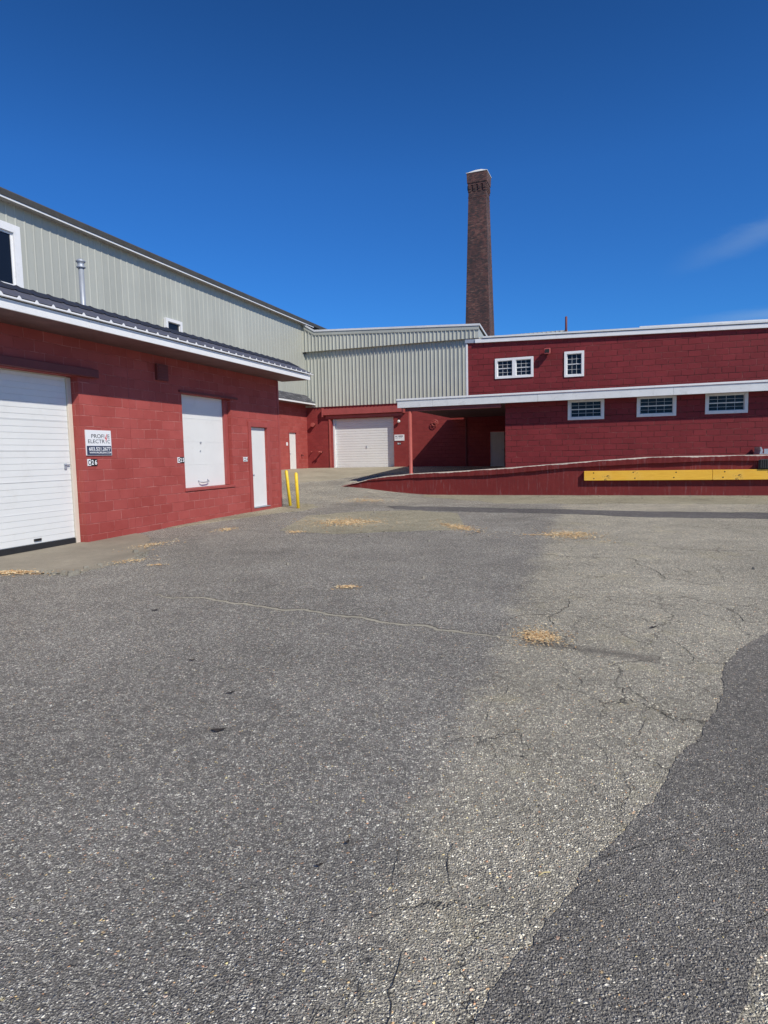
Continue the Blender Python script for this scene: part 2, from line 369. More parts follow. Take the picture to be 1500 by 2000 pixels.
def chipmat():
    m, nt, p = mat_base('wood chips')
    ri_ = N(nt, 'NewGeometry').outputs['Random Per Island']
    r = N(nt, 'ValToRGB', {'Fac': ri_}); e = r.color_ramp.elements
    e[0].color = (.30, .17, .08, 1); e[1].color = (.84, .72, .50, 1)
    for pz, c in ((.25, (.56, .33, .15)), (.55, (.72, .50, .25)), (.8, (.78, .62, .36))):
        x = e.new(pz); x.color = (*c, 1)
    setp(nt, p, Base_Color=r.outputs[0], Roughness=.8)
    return m
MT['chips'] = chipmat()
MT['leaf'] = paint('dry dark leaf', (.035, .028, .022), .8, .3, 30)
MT['straw'] = paint('straw', (.62, .52, .26), .8)

# ------------------------------------------------------------------ mesh helpers
class MB:
    def __init__(s): s.v = []; s.f = []; s.sm = []
    def face(s, pts, smooth=False):
        i = len(s.v); s.v += [tuple(p) for p in pts]; s.f.append(tuple(range(i, i+len(pts)))); s.sm.append(smooth)
    def box(s, x0, x1, y0, y1, z0, z1):
        i = len(s.v)
        s.v += [(x0, y0, z0), (x1, y0, z0), (x1, y1, z0), (x0, y1, z0), (x0, y0, z1), (x1, y0, z1), (x1, y1, z1), (x0, y1, z1)]
        for f in ((0, 3, 2, 1), (4, 5, 6, 7), (0, 1, 5, 4), (1, 2, 6, 5), (2, 3, 7, 6), (3, 0, 4, 7)):
            s.f.append(tuple(i+k for k in f)); s.sm.append(False)
        return s
    def hexa(s, bot, top):
        i = len(s.v); s.v += list(bot) + list(top)
        for f in ((0, 3, 2, 1), (4, 5, 6, 7), (0, 1, 5, 4), (1, 2, 6, 5), (2, 3, 7, 6), (3, 0, 4, 7)):
            s.f.append(tuple(i+k for k in f)); s.sm.append(False)
        return s
    def prism(s, poly, a, b, axis='y'):
        """extrude a polygon of (u, z) along an axis"""
        i = len(s.v); n = len(poly)
        mk = (lambda u, z, t: (u, t, z)) if axis == 'y' else ((lambda u, z, t: (t, u, z)) if axis == 'x' else (lambda u, z, t: (u, z, t)))
        s.v += [mk(u, z, a) for u, z in poly] + [mk(u, z, b) for u, z in poly]
        s.f.append(tuple(range(i, i+n))); s.sm.append(False)
        s.f.append(tuple(range(i+2*n-1, i+n-1, -1))); s.sm.append(False)
        for k in range(n):
            j = (k+1) % n; s.f.append((i+j, i+k, i+n+k, i+n+j)); s.sm.append(False)
        return s
    def lathe(s, prof, seg=20, c=(0, 0, 0), axis='z'):
        """prof: list of (r, h)"""
        i = len(s.v)
        for r_, h_ in prof:
            for k in range(seg):
                a = 2*math.pi*k/seg; x, y = r_*math.cos(a), r_*math.sin(a)
                p = (x, y, h_) if axis == 'z' else ((x, -h_, y) if axis == 'y' else (h_, x, y))
                s.v.append((p[0]+c[0], p[1]+c[1], p[2]+c[2]))
        for j in range(len(prof)-1):
            for k in range(seg):
                k2 = (k+1) % seg
                s.f.append((i+j*seg+k, i+j*seg+k2, i+(j+1)*seg+k2, i+(j+1)*seg+k)); s.sm.append(True)
        s.f.append(tuple(i+k for k in range(seg-1, -1, -1))); s.sm.append(False)
        s.f.append(tuple(i+(len(prof)-1)*seg+k for k in range(seg))); s.sm.append(False)
        return s
    def tube(s, pts, r, seg=12):
        pts = [Vector(p) for p in pts]; i = len(s.v)
        for j, p in enumerate(pts):
            t = (pts[min(j+1, len(pts)-1)] - pts[max(j-1, 0)]).normalized()
            u = t.cross(Vector((0, 0, 1)) if abs(t.z) < .9 else Vector((1, 0, 0))).normalized(); w = t.cross(u)
            for k in range(seg):
                a = 2*math.pi*k/seg; s.v.append(tuple(p + u*r*math.cos(a) + w*r*math.sin(a)))
        for j in range(len(pts)-1):
            for k in range(seg):
                k2 = (k+1) % seg
                s.f.append((i+j*seg+k, i+(j+1)*seg+k, i+(j+1)*seg+k2, i+j*seg+k2)); s.sm.append(True)
        s.f.append(tuple(i+k for k in range(seg))); s.sm.append(False)
        s.f.append(tuple(i+(len(pts)-1)*seg+k for k in range(seg-1, -1, -1))); s.sm.append(False)
        return s
    def wall(s, x0, x1, z0, z1, y, holes=(), depth=.2, ztop=None):
        """front face at y looking to -y, with reveals going in to y+depth; holes (xa, xb, za, zb[, depth])"""
        xs = sorted({x0, x1, *[h[0] for h in holes], *[h[1] for h in holes]})
        zs = sorted({z0, z1, *[h[2] for h in holes], *[h[3] for h in holes]})
        xs = [x for x in xs if x0-1e-6 <= x <= x1+1e-6]; zs = [z for z in zs if z0-1e-6 <= z <= z1+1e-6]
        T = lambda x, z: ztop(x) if (ztop and abs(z-z1) < 1e-6) else z
        for xa, xb in zip(xs, xs[1:]):
            for za, zb in zip(zs, zs[1:]):
                mx, mz = (xa+xb)/2, (za+zb)/2
                if any(h[0] < mx < h[1] and h[2] < mz < h[3] for h in holes): continue
                s.face([(xa, y, za), (xb, y, za), (xb, y, T(xb, zb)), (xa, y, T(xa, zb))])
        for h in holes:
            xa, xb, za, zb = h[:4]; d = h[4] if len(h) > 4 else depth
            s.face([(xa, y, za), (xa, y, zb), (xa, y+d, zb), (xa, y+d, za)][::-1])
            s.face([(xb, y, za), (xb, y, zb), (xb, y+d, zb), (xb, y+d, za)])
            s.face([(xa, y, zb), (xb, y, zb), (xb, y+d, zb), (xa, y+d, zb)][::-1])
            s.face([(xa, y, za), (xb, y, za), (xb, y+d, za), (xa, y+d, za)])
        return s
    def ribbed(s, x0, x1, zb, zt, y, pitch, w_base, w_top, hgt):
        """vertical ribbed sheet, ribs standing out towards -y"""
        line = [(x0, y)]; x = x0 + pitch*.4
        while x + w_base < x1:
            a = (w_base-w_top)/2
            line += [(x, y), (x+a, y-hgt), (x+a+w_top, y-hgt), (x+w_base, y)]
            x += pitch
        line.append((x1, y))
        for (xa, ya), (xb, yb) in zip(line, line[1:]):
            if abs(xa-xb) < 1e-6 and abs(ya-yb) < 1e-6: continue
            s.face([(xa, ya, zb(xa)), (xb, yb, zb(xb)), (xb, yb, zt(xb)), (xa, ya, zt(xa))])
        return line
    def build(s, name, mat, parent=None, bevel=0., smooth=False):
        me = bpy.data.meshes.new(name); me.from_pydata(s.v, [], s.f)
        me.validate()
        uvl = me.uv_layers.new(name='UVMap')
        for p in me.polygons:
            n = p.normal; ax, ay, az = abs(n.x), abs(n.y), abs(n.z)
            for li in p.loop_indices:
                c = me.vertices[me.loops[li].vertex_index].co
                uvl.data[li].uv = (c.x, c.z) if ay >= ax and ay >= az else ((c.y, c.z) if ax >= az else (c.x, c.y))
        if len(s.sm) == len(me.polygons):
            for p, q_ in zip(me.polygons, s.sm): p.use_smooth = q_ or smooth
        me.materials.append(MT[mat] if isinstance(mat, str) else mat)
        o = bpy.data.objects.new(name, me); COL.objects.link(o)
        if parent: o.parent = parent
        if bevel:
            b = o.modifiers.new('bevel', 'BEVEL'); b.width = bevel; b.segments = 2; b.limit_method = 'ANGLE'; b.angle_limit = R(40)
        return o

def thing(name, label, cat, loc=(0, 0, 0), rz=0., group=None):
    o = bpy.data.objects.new(name, None); COL.objects.link(o); o.empty_display_size = .3
    o.location = loc; o.rotation_euler = (0, 0, rz); o['label'] = label; o['category'] = cat
    if group: o['group'] = group
    return o
def tag(o, label, cat, group=None, kind=None):
    o['label'] = label; o['category'] = cat
    if group: o['group'] = group
    if kind: o['kind'] = kind
    return o

def text_obj(txt, x0, x1, z0, z1, y, mat, parent, name='lettering', bold=0.):
    """flat lettering fitted in a box on a wall plane (slightly raised)"""
    cu = bpy.data.curves.new('t', 'FONT'); cu.body = txt; cu.size = 1.; cu.extrude = .02; cu.offset = bold
    t = bpy.data.objects.new('t', cu); COL.objects.link(t)
    dg = bpy.context.evaluated_depsgraph_get(); dg.update()
    me = bpy.data.meshes.new_from_object(t.evaluated_get(dg))
    bpy.data.objects.remove(t); bpy.data.curves.remove(cu)
    xs = [v.co.x for v in me.vertices]; ys = [v.co.y for v in me.vertices]
    a, b, c, d = min(xs), max(xs), min(ys), max(ys)
    for v in me.vertices:
        u, w, h_ = v.co.x, v.co.y, v.co.z
        v.co = (x0+(u-a)/(b-a)*(x1-x0), y - (h_+.02)*.04, z0+(w-c)/(d-c)*(z1-z0))
    me.materials.clear(); me.materials.append(MT[mat])
    o = bpy.data.objects.new(name, me); COL.objects.link(o); o.parent = parent
    return o

# ------------------------------------------------------------------ ground: height function
RX, RY, NX, NY = .93953, -.34247, -.34247, -.93953       # along / out of the right-hand building
OX, OY = 3.184, 24.0
LX, LY = .32657, .94517
def sst(a, b, x):
    t = min(1., max(0., (x-a)/(b-a))); return t*t*(3-2*t)
PT = [(-5.2, .36), (-4.9, .38), (-4.2, .55), (-3.6, .68), (-3.0, .78), (-2.0, .87), (0, .955), (1.55, 1.045), (2.65, 1.115), (3.5, 1.175), (5, 1.27), (6.1, 1.335), (7.3, 1.345), (30, 1.365)]
def prof(s):
    if s <= PT[0][0]: return PT[0][1]
    for (a, za), (b, zb) in zip(PT, PT[1:]):
        if s <= b: return za+(zb-za)*(s-a)/(b-a)
    return PT[-1][1]
def h_so(s, o):
    x = OX+s*RX+o*NX; y = OY+s*RY+o*NY
    F = .08*sst(1, 10, y) + .05*sst(4, -4, x)*sst(9, 18, y)
    D = min(max(F, .13+(y-19.3)*.053), .92)
    if o >= .9: return F+(D-F)*sst(-1, -5, s)
    if s > -5.0:
        U = prof(s)-.012
        return U+(D-U)*sst(0, 6, .7-o) if s < 3 else U
    return D
def h(x, y):
    dx, dy = x-OX, y-OY
    return h_so(dx*RX+dy*RY, dx*NX+dy*NY)
def so_xy(s, o): return OX+s*RX+o*NX, OY+s*RY+o*NY

def axis_pts(lo, hi, step, outer, extra=()):
    n = int(round((hi-lo)/step)); a = [lo+(hi-lo)*i/n for i in range(n+1)]
    a += [o for o in outer] + list(extra)
    return sorted(set(round(x, 4) for x in a))
gs = axis_pts(-18, 20, .4, [-900, -300, -120, -70, -45, -30, -24, 26, 34, 50, 80, 150, 400, 900], (-5.02, -4.98))
go = axis_pts(-16, 30, .4, [-900, -300, -120, -70, -45, -30, -22, 36, 50, 80, 150, 400, 900], (.76, .95))
vs, fs = [], []
for b in go:
    for a in gs:
        x, y = so_xy(a, b); vs.append((x, y, h_so(a, b)))
n = len(gs)
for j in range(len(go)-1):
    for i in range(n-1):
        k = j*n+i; fs.append((k, k+n, k+n+1, k+1))
me = bpy.data.meshes.new('ground'); me.from_pydata(vs, [], fs)
for p in me.polygons: p.use_smooth = True
me.materials.append(MT['asphalt'])
ground = bpy.data.objects.new('ground', me); COL.objects.link(ground); ground['kind'] = 'structure'
if me.polygons[0].normal.z < 0: me.flip_normals()

# ------------------------------------------------------------------ paving laid on the ground
def resample(pts, n, jit=0., seed=0):
    r_ = random.Random(seed)
    L = [0.]
    for a, b in zip(pts, pts[1:]): L.append(L[-1]+math.dist(a, b))
    out = []; w0 = w1 = 0.
    for i in range(n):
        w0 = w0*.86+r_.gauss(0, jit*.6); w1 = w1*.86+r_.gauss(0, jit*.6)
        t = L[-1]*i/(n-1); k = 0
        while k < len(pts)-2 and L[k+1] < t: k += 1
        u = (t-L[k])/max(1e-9, L[k+1]-L[k])
        out.append((pts[k][0]+(pts[k+1][0]-pts[k][0])*u + w0+r_.gauss(0, jit*.4), pts[k][1]+(pts[k+1][1]-pts[k][1])*u + w1+r_.gauss(0, jit*.4)))
    return out
def strip(name, A, B, mat, lift=.006, step=.12, across=8, jit=.03, seed=1, jb=None, kind='structure', skirt=.03):
    la = sum(math.dist(a, b) for a, b in zip(A, A[1:])); lb = sum(math.dist(a, b) for a, b in zip(B, B[1:]))
    n = max(3, int(max(la, lb)/step))
    a = resample(A, n, jit, seed); b = resample(B, n, jit if jb is None else jb, seed+50)
    vs, fs = [], []; m = across+3
    for p, q in zip(a, b):
        for k in range(m):
            t = min(1, max(0, (k-1)/across)); x = p[0]+(q[0]-p[0])*t; y = p[1]+(q[1]-p[1])*t
            z = h(x, y)+(lift if 1 <= k <= m-2 else -skirt); vs.append((x, y, z))
    for i in range(n-1):
        for k in range(m-1):
            c = i*m+k; fs.append((c, c+1, c+m+1, c+m))
    me = bpy.data.meshes.new(name); me.from_pydata(vs, [], fs)
    bm = bmesh.new(); bm.from_mesh(me); bmesh.ops.recalc_face_normals(bm, faces=bm.faces)
    if sum(f.normal.z for f in bm.faces) < 0: bmesh.ops.reverse_faces(bm, faces=bm.faces)
    bm.to_mesh(me); bm.free()
    me.materials.append(MT[mat]); o = bpy.data.objects.new(name, me); COL.objects.link(o); o['kind'] = kind
    return o
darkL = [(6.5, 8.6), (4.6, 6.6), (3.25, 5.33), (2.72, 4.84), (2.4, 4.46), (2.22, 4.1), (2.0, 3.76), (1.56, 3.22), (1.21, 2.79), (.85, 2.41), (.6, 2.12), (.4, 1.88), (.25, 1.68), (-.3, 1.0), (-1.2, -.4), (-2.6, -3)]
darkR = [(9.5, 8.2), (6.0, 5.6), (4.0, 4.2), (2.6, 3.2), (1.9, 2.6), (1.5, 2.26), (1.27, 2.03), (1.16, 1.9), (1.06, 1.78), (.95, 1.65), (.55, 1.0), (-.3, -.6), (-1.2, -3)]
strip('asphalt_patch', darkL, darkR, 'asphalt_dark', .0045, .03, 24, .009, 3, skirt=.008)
apronE = [(-8.4, 5.2), (-7.4, 6.9), (-6.3, 8.3), (-5.48, 9.0), (-4.97, 8.87), (-4.32, 8.57), (-4.13, 9.25), (-3.85, 9.74), (-3.95, 10.5), (-4.35, 11.6), (-4.75, 12.6)]
def w1p(s, off=0.): return (-5.4805+s*LX+off*.94517, 11.74+s*LY-off*.32657)
apronW = [w1p(-9, -.3), w1p(-4, -.3), w1p(-.1, -.3), w1p(.05, -.02), w1p(1.3, -.02)]
strip('concrete_apron', apronW, apronE, 'apron', .014, .1, 10, 0.0, 5, jb=.05)
strip('wall_edge_paving', [w1p(2.2, -.03), w1p(5, -.03), w1p(7.56, -.03), w1p(8.6, .0)], [w1p(2.3, .15), w1p(4, .55), w1p(5.2, .7), w1p(6.4, 1.35), w1p(7.6, 1.15), w1p(8.4, .5)], 'asphalt_pale', .007, .12, 8, 0., 6, jb=.05)
strip('trench_strip', [(.1, 18.6), (1.89, 18.05), (3.46, 17.22), (4.67, 16.6), (6.27, 15.61), (7.82, 14.97), (8.81, 14.6), (13, 12.6)], [(.2, 17.5), (1.72, 16.66), (3.17, 15.85), (4.33, 15.38), (5.79, 14.41), (7.19, 13.76), (8.12, 13.45), (12.4, 11.5)], 'asphalt_strip', .006, .2, 8, .06, 7)
strip('gutter_paving', [so_xy(-1.4, 1.03), so_xy(2, 1.03), so_xy(14, 1.03)], [so_xy(-1.2, 2.2), so_xy(2, 4.3), so_xy(14, 4.6)], 'asphalt_pale', .006, .3, 10, 0., 9, jb=.12)
strip('worn_paving', [(-1.9, 15.9), (-.68, 16.95), (.68, 16.91), (1.75, 16.1)], [(-2.1, 13.0), (-1.0, 12.31), (.09, 12.63), (1.63, 12.65)], 'asphalt_pale', .006, .12, 16, .06, 11)
strip('drive_concrete', [(-6.2, 33.9), (-4.0, 36.2), (-1.5, 35.8), (1.5, 34.6)], [(-3.9, 26.4), (-2.3, 27.4), (-1.2, 28.9), (1.0, 31.0)], 'drive', .008, .25, 24, .05, 13, jb=.08)

def ribbon(pts, w, mat, name, lift=.004, seed=0, wob=.03, taper=True):
    r_ = random.Random(seed)
    L = sum(math.dist(a, b) for a, b in zip(pts, pts[1:])); n = max(8, int(L/.02))
    pts = list(pts)
    for lev in range(4):
        new = [pts[0]]
        for a, b in zip(pts, pts[1:]):
            l = math.dist(a, b); o_ = r_.gauss(0, .085)*min(l, .8) if l > .05 else 0
            new += [((a[0]+b[0])/2-(b[1]-a[1])/max(l, 1e-6)*o_, (a[1]+b[1])/2+(b[0]-a[0])/max(l, 1e-6)*o_), b]
        pts = new
    c = resample(pts, n); ph = 0.; wl = []
    for i in range(n):
        ph = ph*.75 + r_.gauss(0, wob*.55); wl.append(ph)
    vs, fs = [], []
    for i, (x, y) in enumerate(c):
        a = c[max(0, i-1)]; b = c[min(n-1, i+1)]; dx, dy = b[0]-a[0], b[1]-a[1]; l = math.hypot(dx, dy) or 1
        nx, ny = -dy/l, dx/l; t = i/(n-1)
        ww = w*(.45+.9*r_.random())*(min(1, 6*t, 6*(1-t))*.85+.15 if taper else 1)/2
        for sgn in (-1, 1):
            X, Y = x+nx*(wl[i]+sgn*ww), y+ny*(wl[i]+sgn*ww); vs.append((X, Y, h(X, Y)+lift))
    for i in range(n-1): fs.append((2*i, 2*i+1, 2*i+3, 2*i+2))
    me = bpy.data.meshes.new(name); me.from_pydata(vs, [], fs)
    if me.polygons[0].normal.z < 0: me.flip_normals()
    me.materials.append(MT[mat]); o = bpy.data.objects.new(name, me); COL.objects.link(o); o['kind'] = 'structure'
    return o
sealed = [(-2.79, 7.26), (-2.42, 7.02), (-1.73, 6.8), (-1.36, 6.56), (-.68, 6.26), (-.32, 6.06), (-.02, 5.82), (.35, 5.71), (.65, 5.46), (.89, 5.34), (1.14, 5.28)]
ribbon(sealed, .06, 'sand', 'pavement_seam', .003, 1, .006)
ribbon([(x+.01, y+.03) for x, y in sealed], .010, 'crack', 'pavement_crack', .005, 1, .006)
CR = [([(1.27, 9.92), (2.26, 9.38), (2.92, 9.07), (3.45, 8.82), (3.9, 8.33)], .022), ([(3.4, 8.7), (3.32, 7.49), (3.57, 7.12), (3.94, 7.28)], .016), ([(4.04, 9.64), (4.93, 9.41), (5.26, 9.31), (5.55, 9.18)], .03),
      ([(1.06, 5.77), (1.59, 6.0), (1.91, 6.59)], .014), ([(1.59, 6.0), (1.46, 5.57)], .010), ([(1.32, 4.69), (1.32, 4.37), (1.26, 4.13)], .008), ([(1.59, 4.21), (1.62, 3.9), (1.67, 3.6)], .008),
      ([(.25, 2.52), (.22, 2.32), (.22, 2.21)], .006), ([(.03, 2.46), (0, 2.3), (-.01, 2.23)], .005), ([(.04, 1.95), (.01, 1.85), (-.01, 1.74), (-.04, 1.60)], .006), ([(2.24, 6.45), (2.66, 6.2), (2.81, 5.99)], .012),
      ([(2.35, 5.28), (2.26, 4.63), (2.42, 4.51)], .009), ([(.86, 4.3), (.66, 3.95), (.54, 3.58)], .006), ([(-.89, 12.14), (-.21, 12.67), (1.11, 12.56)], .03), ([(1.44, 11.58), (1.86, 12.53), (2.08, 12.08)], .03),
      ([(-1.89, 15.63), (.14, 16.99), (2.05, 17.01)], .03), ([(4.09, 10.36), (3.57, 10.32)], .02), ([(1.14, 3.42), (1.15, 3.08), (1.14, 2.8)], .006), ([(-.11, 1.95), (-.09, 1.85), (-.1, 1.74)], .004),
      ([(2.9, 6.9), (3.3, 6.2), (3.2, 5.6), (3.5, 5.5)], .012), ([(1.9, 3.9), (1.5, 3.7), (1.3, 3.3)], .006), ([(-2.6, 17.2), (-1.7, 16.3), (-1.2, 16.5)], .04), ([(-.2, 1.75), (-.24, 1.66), (-.22, 1.55)], .004)]
for i, (pts, w) in enumerate(CR): ribbon(pts, w*.48, 'crack', 'pavement_crack', .0105 if i in (13, 15) else .0045, 20+i, .006)

# pale grit and bare mortar gathered along the feet of the walls
ribbon([w1p(2.4, .015), w1p(4.2, .02), w1p(6.0, .015), w1p(7.5, .02)], .05, 'sand', 'grit_line', .012, 71, .006)
ribbon([so_xy(-4.6, 1.03), so_xy(-1, 1.04), so_xy(3, 1.03), so_xy(7, 1.04), so_xy(12, 1.03)], .09, 'chipped', 'grit_line', .012, 72, .012)
# rubble along the broken edge of the apron
mb = MB()
for k in range(150):
    t = rnd.random()
    a = resample(apronE[3:9], 60)[int(t*59)]
    x, y = a[0]+rnd.gauss(.04, .07), a[1]+rnd.gauss(-.05, .08); s_ = rnd.uniform(.008, .035)*(2.0 if abs(x+4.3) < .35 and rnd.random() < .4 else 1); z = h(x, y)+.006
    pts = [(x+s_*math.cos(q_)*rnd.uniform(.6, 1.1), y+s_*math.sin(q_)*rnd.uniform(.6, 1.1)) for q_ in (0.3, 1.7, 3.1, 4.6)]
    mb.hexa([(px, py, z-.01) for px, py in pts], [(x+(px-x)*.65, y+(py-y)*.65, z+s_*rnd.uniform(.4, .9)) for px, py in pts])
for k in range(70):
    x, y = (rnd.uniform(-2.9, .5), rnd.uniform(15.5, 19.5)) if k < 34 else so_xy(rnd.uniform(-3, 10), rnd.uniform(1.1, 2.4)) if k < 58 else (rnd.uniform(-2, 5), rnd.uniform(7, 15))
    s_ = rnd.uniform(.012, .04); z = h(x, y)+.004
    pts = [(x+s_*math.cos(q_)*rnd.uniform(.6, 1.1), y+s_*math.sin(q_)*rnd.uniform(.6, 1.1)) for q_ in (0.3, 1.7, 3.1, 4.6)]
    mb.hexa([(px, py, z-.01) for px, py in pts], [(x+(px-x)*.65, y+(py-y)*.65, z+s_*rnd.uniform(.4, .9)) for px, py in pts])
o = mb.build('rubble', 'rubble'); o['kind'] = 'stuff'; o['label'] = 'crumbled bits of concrete strewn on the yard and along the broken apron edge'

# ------------------------------------------------------------------ near-left block building
W1R = math.atan2(LY, LX)
b1 = thing('block_building', 'low red painted block building with white overhead door under a deep white fascia', 'building', (-5.4805, 11.74, 0), W1R)
H26 = (-4.2, 0.0, -.3, 3.12, .26); H25 = (3.0, 5.0, .92, 3.08, .25); H24 = (5.93, 6.79, .24, 2.42, .12)
mb = MB().wall(-8, 7.55, -.4, 3.86, 0, [H26, H25, H24])
mb.face([(7.55, 0, -.4), (7.55, 7.4, -.4), (7.55, 7.4, 3.86), (7.55, 0, 3.86)])
mb.face([(-8, 0, -.4), (-8, 0, 3.86), (-8, 7.4, 3.86), (-8, 7.4, -.4)])
mb.face([(-8, 7.4, -.4), (-8, 7.4, 3.86), (7.55, 7.4, 3.86), (7.55, 7.4, -.4)])
mb.build('wall', 'red_near', b1)
MB().box(1.29, 1.305, -.005, -.001, -.2, 3.79).build('control_joint', 'red_trim', b1)
MB().box(7.47, 7.565, -.012, -.001, -.2, 3.79).build('corner_trim', 'red_trim', b1)
# fascia and soffit
mb = MB(); x = -8.2
for seg in (-8.2, -.62, 3.0, 7.83):
    if seg > x: mb.box(x, seg-.006, -.92, -.89, 3.79, 3.93); x = seg
mb.build('fascia', 'white_trim', b1, .004)
MB().box(-8.2, 7.83, -.89, -.003, 3.80, 3.83).build('soffit', 'soffit', b1)
MB().box(7.79, 7.83, -.888, 7.4, 3.832, 3.93).build('barge_board', 'white_trim', b1)
# ribbed metal roof: steep front slope, ridge cap, shallow fall to the back
mb = MB()
P_, RW, RH = .305, .085, .016
prof_x = []; x = -8.25
while x < 7.92:
    prof_x += [(x, 0), (x+.10, 0), (x+.10+.032, RH), (x+.10+.032+.018, RH), (x+.10+RW-.003, 0)]; x += P_
prof_x = [p for p in prof_x if p[0] < 7.92] + [(7.93, 0)]
SL = (-.955, 3.985, -.25, 4.345)
ny_, nz_ = -(SL[3]-SL[1]), (SL[2]-SL[0]); nl = math.hypot(ny_, nz_); ny_, nz_ = ny_/nl, nz_/nl
def roofpt(x, r, t): 
    y = SL[0]+(SL[2]-SL[0])*t; z = SL[1]+(SL[3]-SL[1])*t
    return (x, y+ny_*r, z+nz_*r)
for (xa, ra), (xb, rb) in zip(prof_x, prof_x[1:]):
    mb.face([roofpt(xa, ra*.6, 0), roofpt(xb, rb*.6, 0), roofpt(xb, rb*.6, 1), roofpt(xa, ra*.6, 1)])
    a, b = roofpt(xa, ra, 1), roofpt(xb, rb, 1)
    mb.face([a, b, (xb, 7.5, 3.95+rb), (xa, 7.5, 3.95+ra)])
    a, b = roofpt(xa, ra-.012, 0), roofpt(xb, rb-.012, 0)
mb.face([roofpt(7.93, 0, 0), (7.93, 7.5, 3.95), roofpt(7.93, 0, 1)])
roof1 = mb.build('roof', 'roof_dark', b1)
mb = MB()
for (xa, ra), (xb, rb) in zip(prof_x, prof_x[1:]):
    mb.face([roofpt(xa, ra+.012, .55), roofpt(xb, rb+.012, .55), roofpt(xb, rb*.95+.014, 1.0), roofpt(xa, ra*.95+.014, 1.0)])
    a, b = roofpt(xa, ra*.95+.014, 1.0), roofpt(xb, rb*.95+.014, 1.0)
    mb.face([a, b, (xb, .05, 4.352+rb), (xa, .05, 4.352+ra)])
mb.build('ridge_cap', 'roof_ridge', roof1)
mb = MB()          # white closure strip that fills the rib ends above the fascia
for (xa, ra), (xb, rb) in zip(prof_x, prof_x[1:]):
    pa, pb = roofpt(xa, ra*1.2, -.02), roofpt(xb, rb*1.2, -.02)
    yy = -.975
    mb.face([(xa, yy, 3.945), (xb, yy, 3.945), (xb, yy, 3.968+rb*2.3), (xa, yy, 3.968+ra*2.3)])
mb.face([(-8.25, -.975, 3.945), (7.93, -.975, 3.945), (7.93, -.90, 3.945), (-8.25, -.90, 3.945)][::-1])
mb.build('rib_closure', 'white_trim', roof1)
mb = MB(); mb.lathe([(.062, 3.6), (.062, 6.30)], 20, (3.42, 3.0, 0))
flue = mb.build('flue_pipe', 'galv', roof1)
MB().lathe([(.08, 6.24), (.105, 6.255), (.105, 6.275), (.075, 6.30), (.075, 6.36), (.105, 6.385), (.115, 6.405), (.06, 6.45), (.02, 6.47)], 20, (3.42, 3.0, 0)).build('flue_cap', 'galv', roof1)
# left overhead door
def slatted(mb, x0, x1, z0, z1, y, pitch, groove=.012, gd=.008):
    z = z0; poly = []
    while z < z1-1e-4:
        t = min(z+pitch, z1)
        mb.face([(x0, y, z+groove), (x1, y, z+groove), (x1, y, t), (x0, y, t)])
        mb.face([(x0, y+gd, z), (x1, y+gd, z), (x1, y, z+groove), (x0, y, z+groove)])
        mb.face([(x0, y, t), (x1, y, t), (x1, y+gd, t), (x0, y+gd, t)]) if t < z1-1e-4 else None
        z = t
mb = MB(); slatted(mb, -4.12, -.10, .20, 3.10, .20, .105)
for zz in (.73, 1.27, 1.80, 2.33, 2.86): mb.box(-4.12, -.10, .196, .202, zz-.004, zz+.010)
d26 = mb.build('overhead_door', 'white', b1)
MB().box(-4.12, -.10, .180, .22, .04, .195).build('bottom_seal', 'rubber', d26)
MB().box(-1.0, -.85, .175, .198, .25, .29).build('lift_handle', 'black', d26, .006)
mb = MB().box(-.245, -.195, .180, .198, 1.46, 1.56); mb.box(-.25, -.13, .165, .180, 1.53, 1.55); mb.build('lock', 'galv', d26)
mb = MB().box(-.095, -.004, .165, .245, -.1, 3.11); mb.box(-4.19, -4.125, .165, .245, -.1, 3.11); mb.box(-4.12, -.10, .165, .245, 3.105, 3.118)
mb.build('door_frame', 'cream', b1, .004)
MB().box(-4.6, .42, -.10, -.003, 3.13, 3.28).build('door_header', 'dark_red', b1, .01)
mb = MB().box(2.14, 2.50, -.06, -.003, 3.28, 3.62)
for k in range(5): mb.box(2.17, 2.47, -.075, -.062, 3.31+k*.06, 3.34+k*.06)
mb.build('wall_vent', 'dark_red', b1)
# raised dock door
mb = MB(); mb.box(3.0, 5.0, .17, .21, .925, 3.075)
for zz in (1.46, 2.0, 2.54): mb.box(3.0, 5.0, .166, .172, zz, zz+.012)
d25 = mb.build('dock_door', 'white', b1)
mb = MB().tube([(3.72, .165, 1.08), (3.74, .11, 1.04), (3.82, .10, 1.03), (4.0, .10, 1.035), (4.08, .11, 1.05), (4.10, .165, 1.09)], .012, 8); mb.build('pull_handle', 'galv', d25)
MB().lathe([(.022, 0), (.022, .012)], 12, (3.86, .17, 1.78), 'y').build('lock', 'galv', d25); MB().lathe([(.026, 0), (.026, .02)], 12, (3.88, .17, 1.98), 'y').build('lock', 'galv', d25)
MB().box(2.97, 5.05, -.03, .165, .86, .918).build('sill', 'red_trim', b1, .006)
MB().box(2.9, 5.3, -.035, -.003, 3.09, 3.14).build('lintel_edge', 'dark_red', b1)
MB().box(4.86, 4.99, .10, .165, .93, 3.07).build('door_stop', 'red_trim', b1)
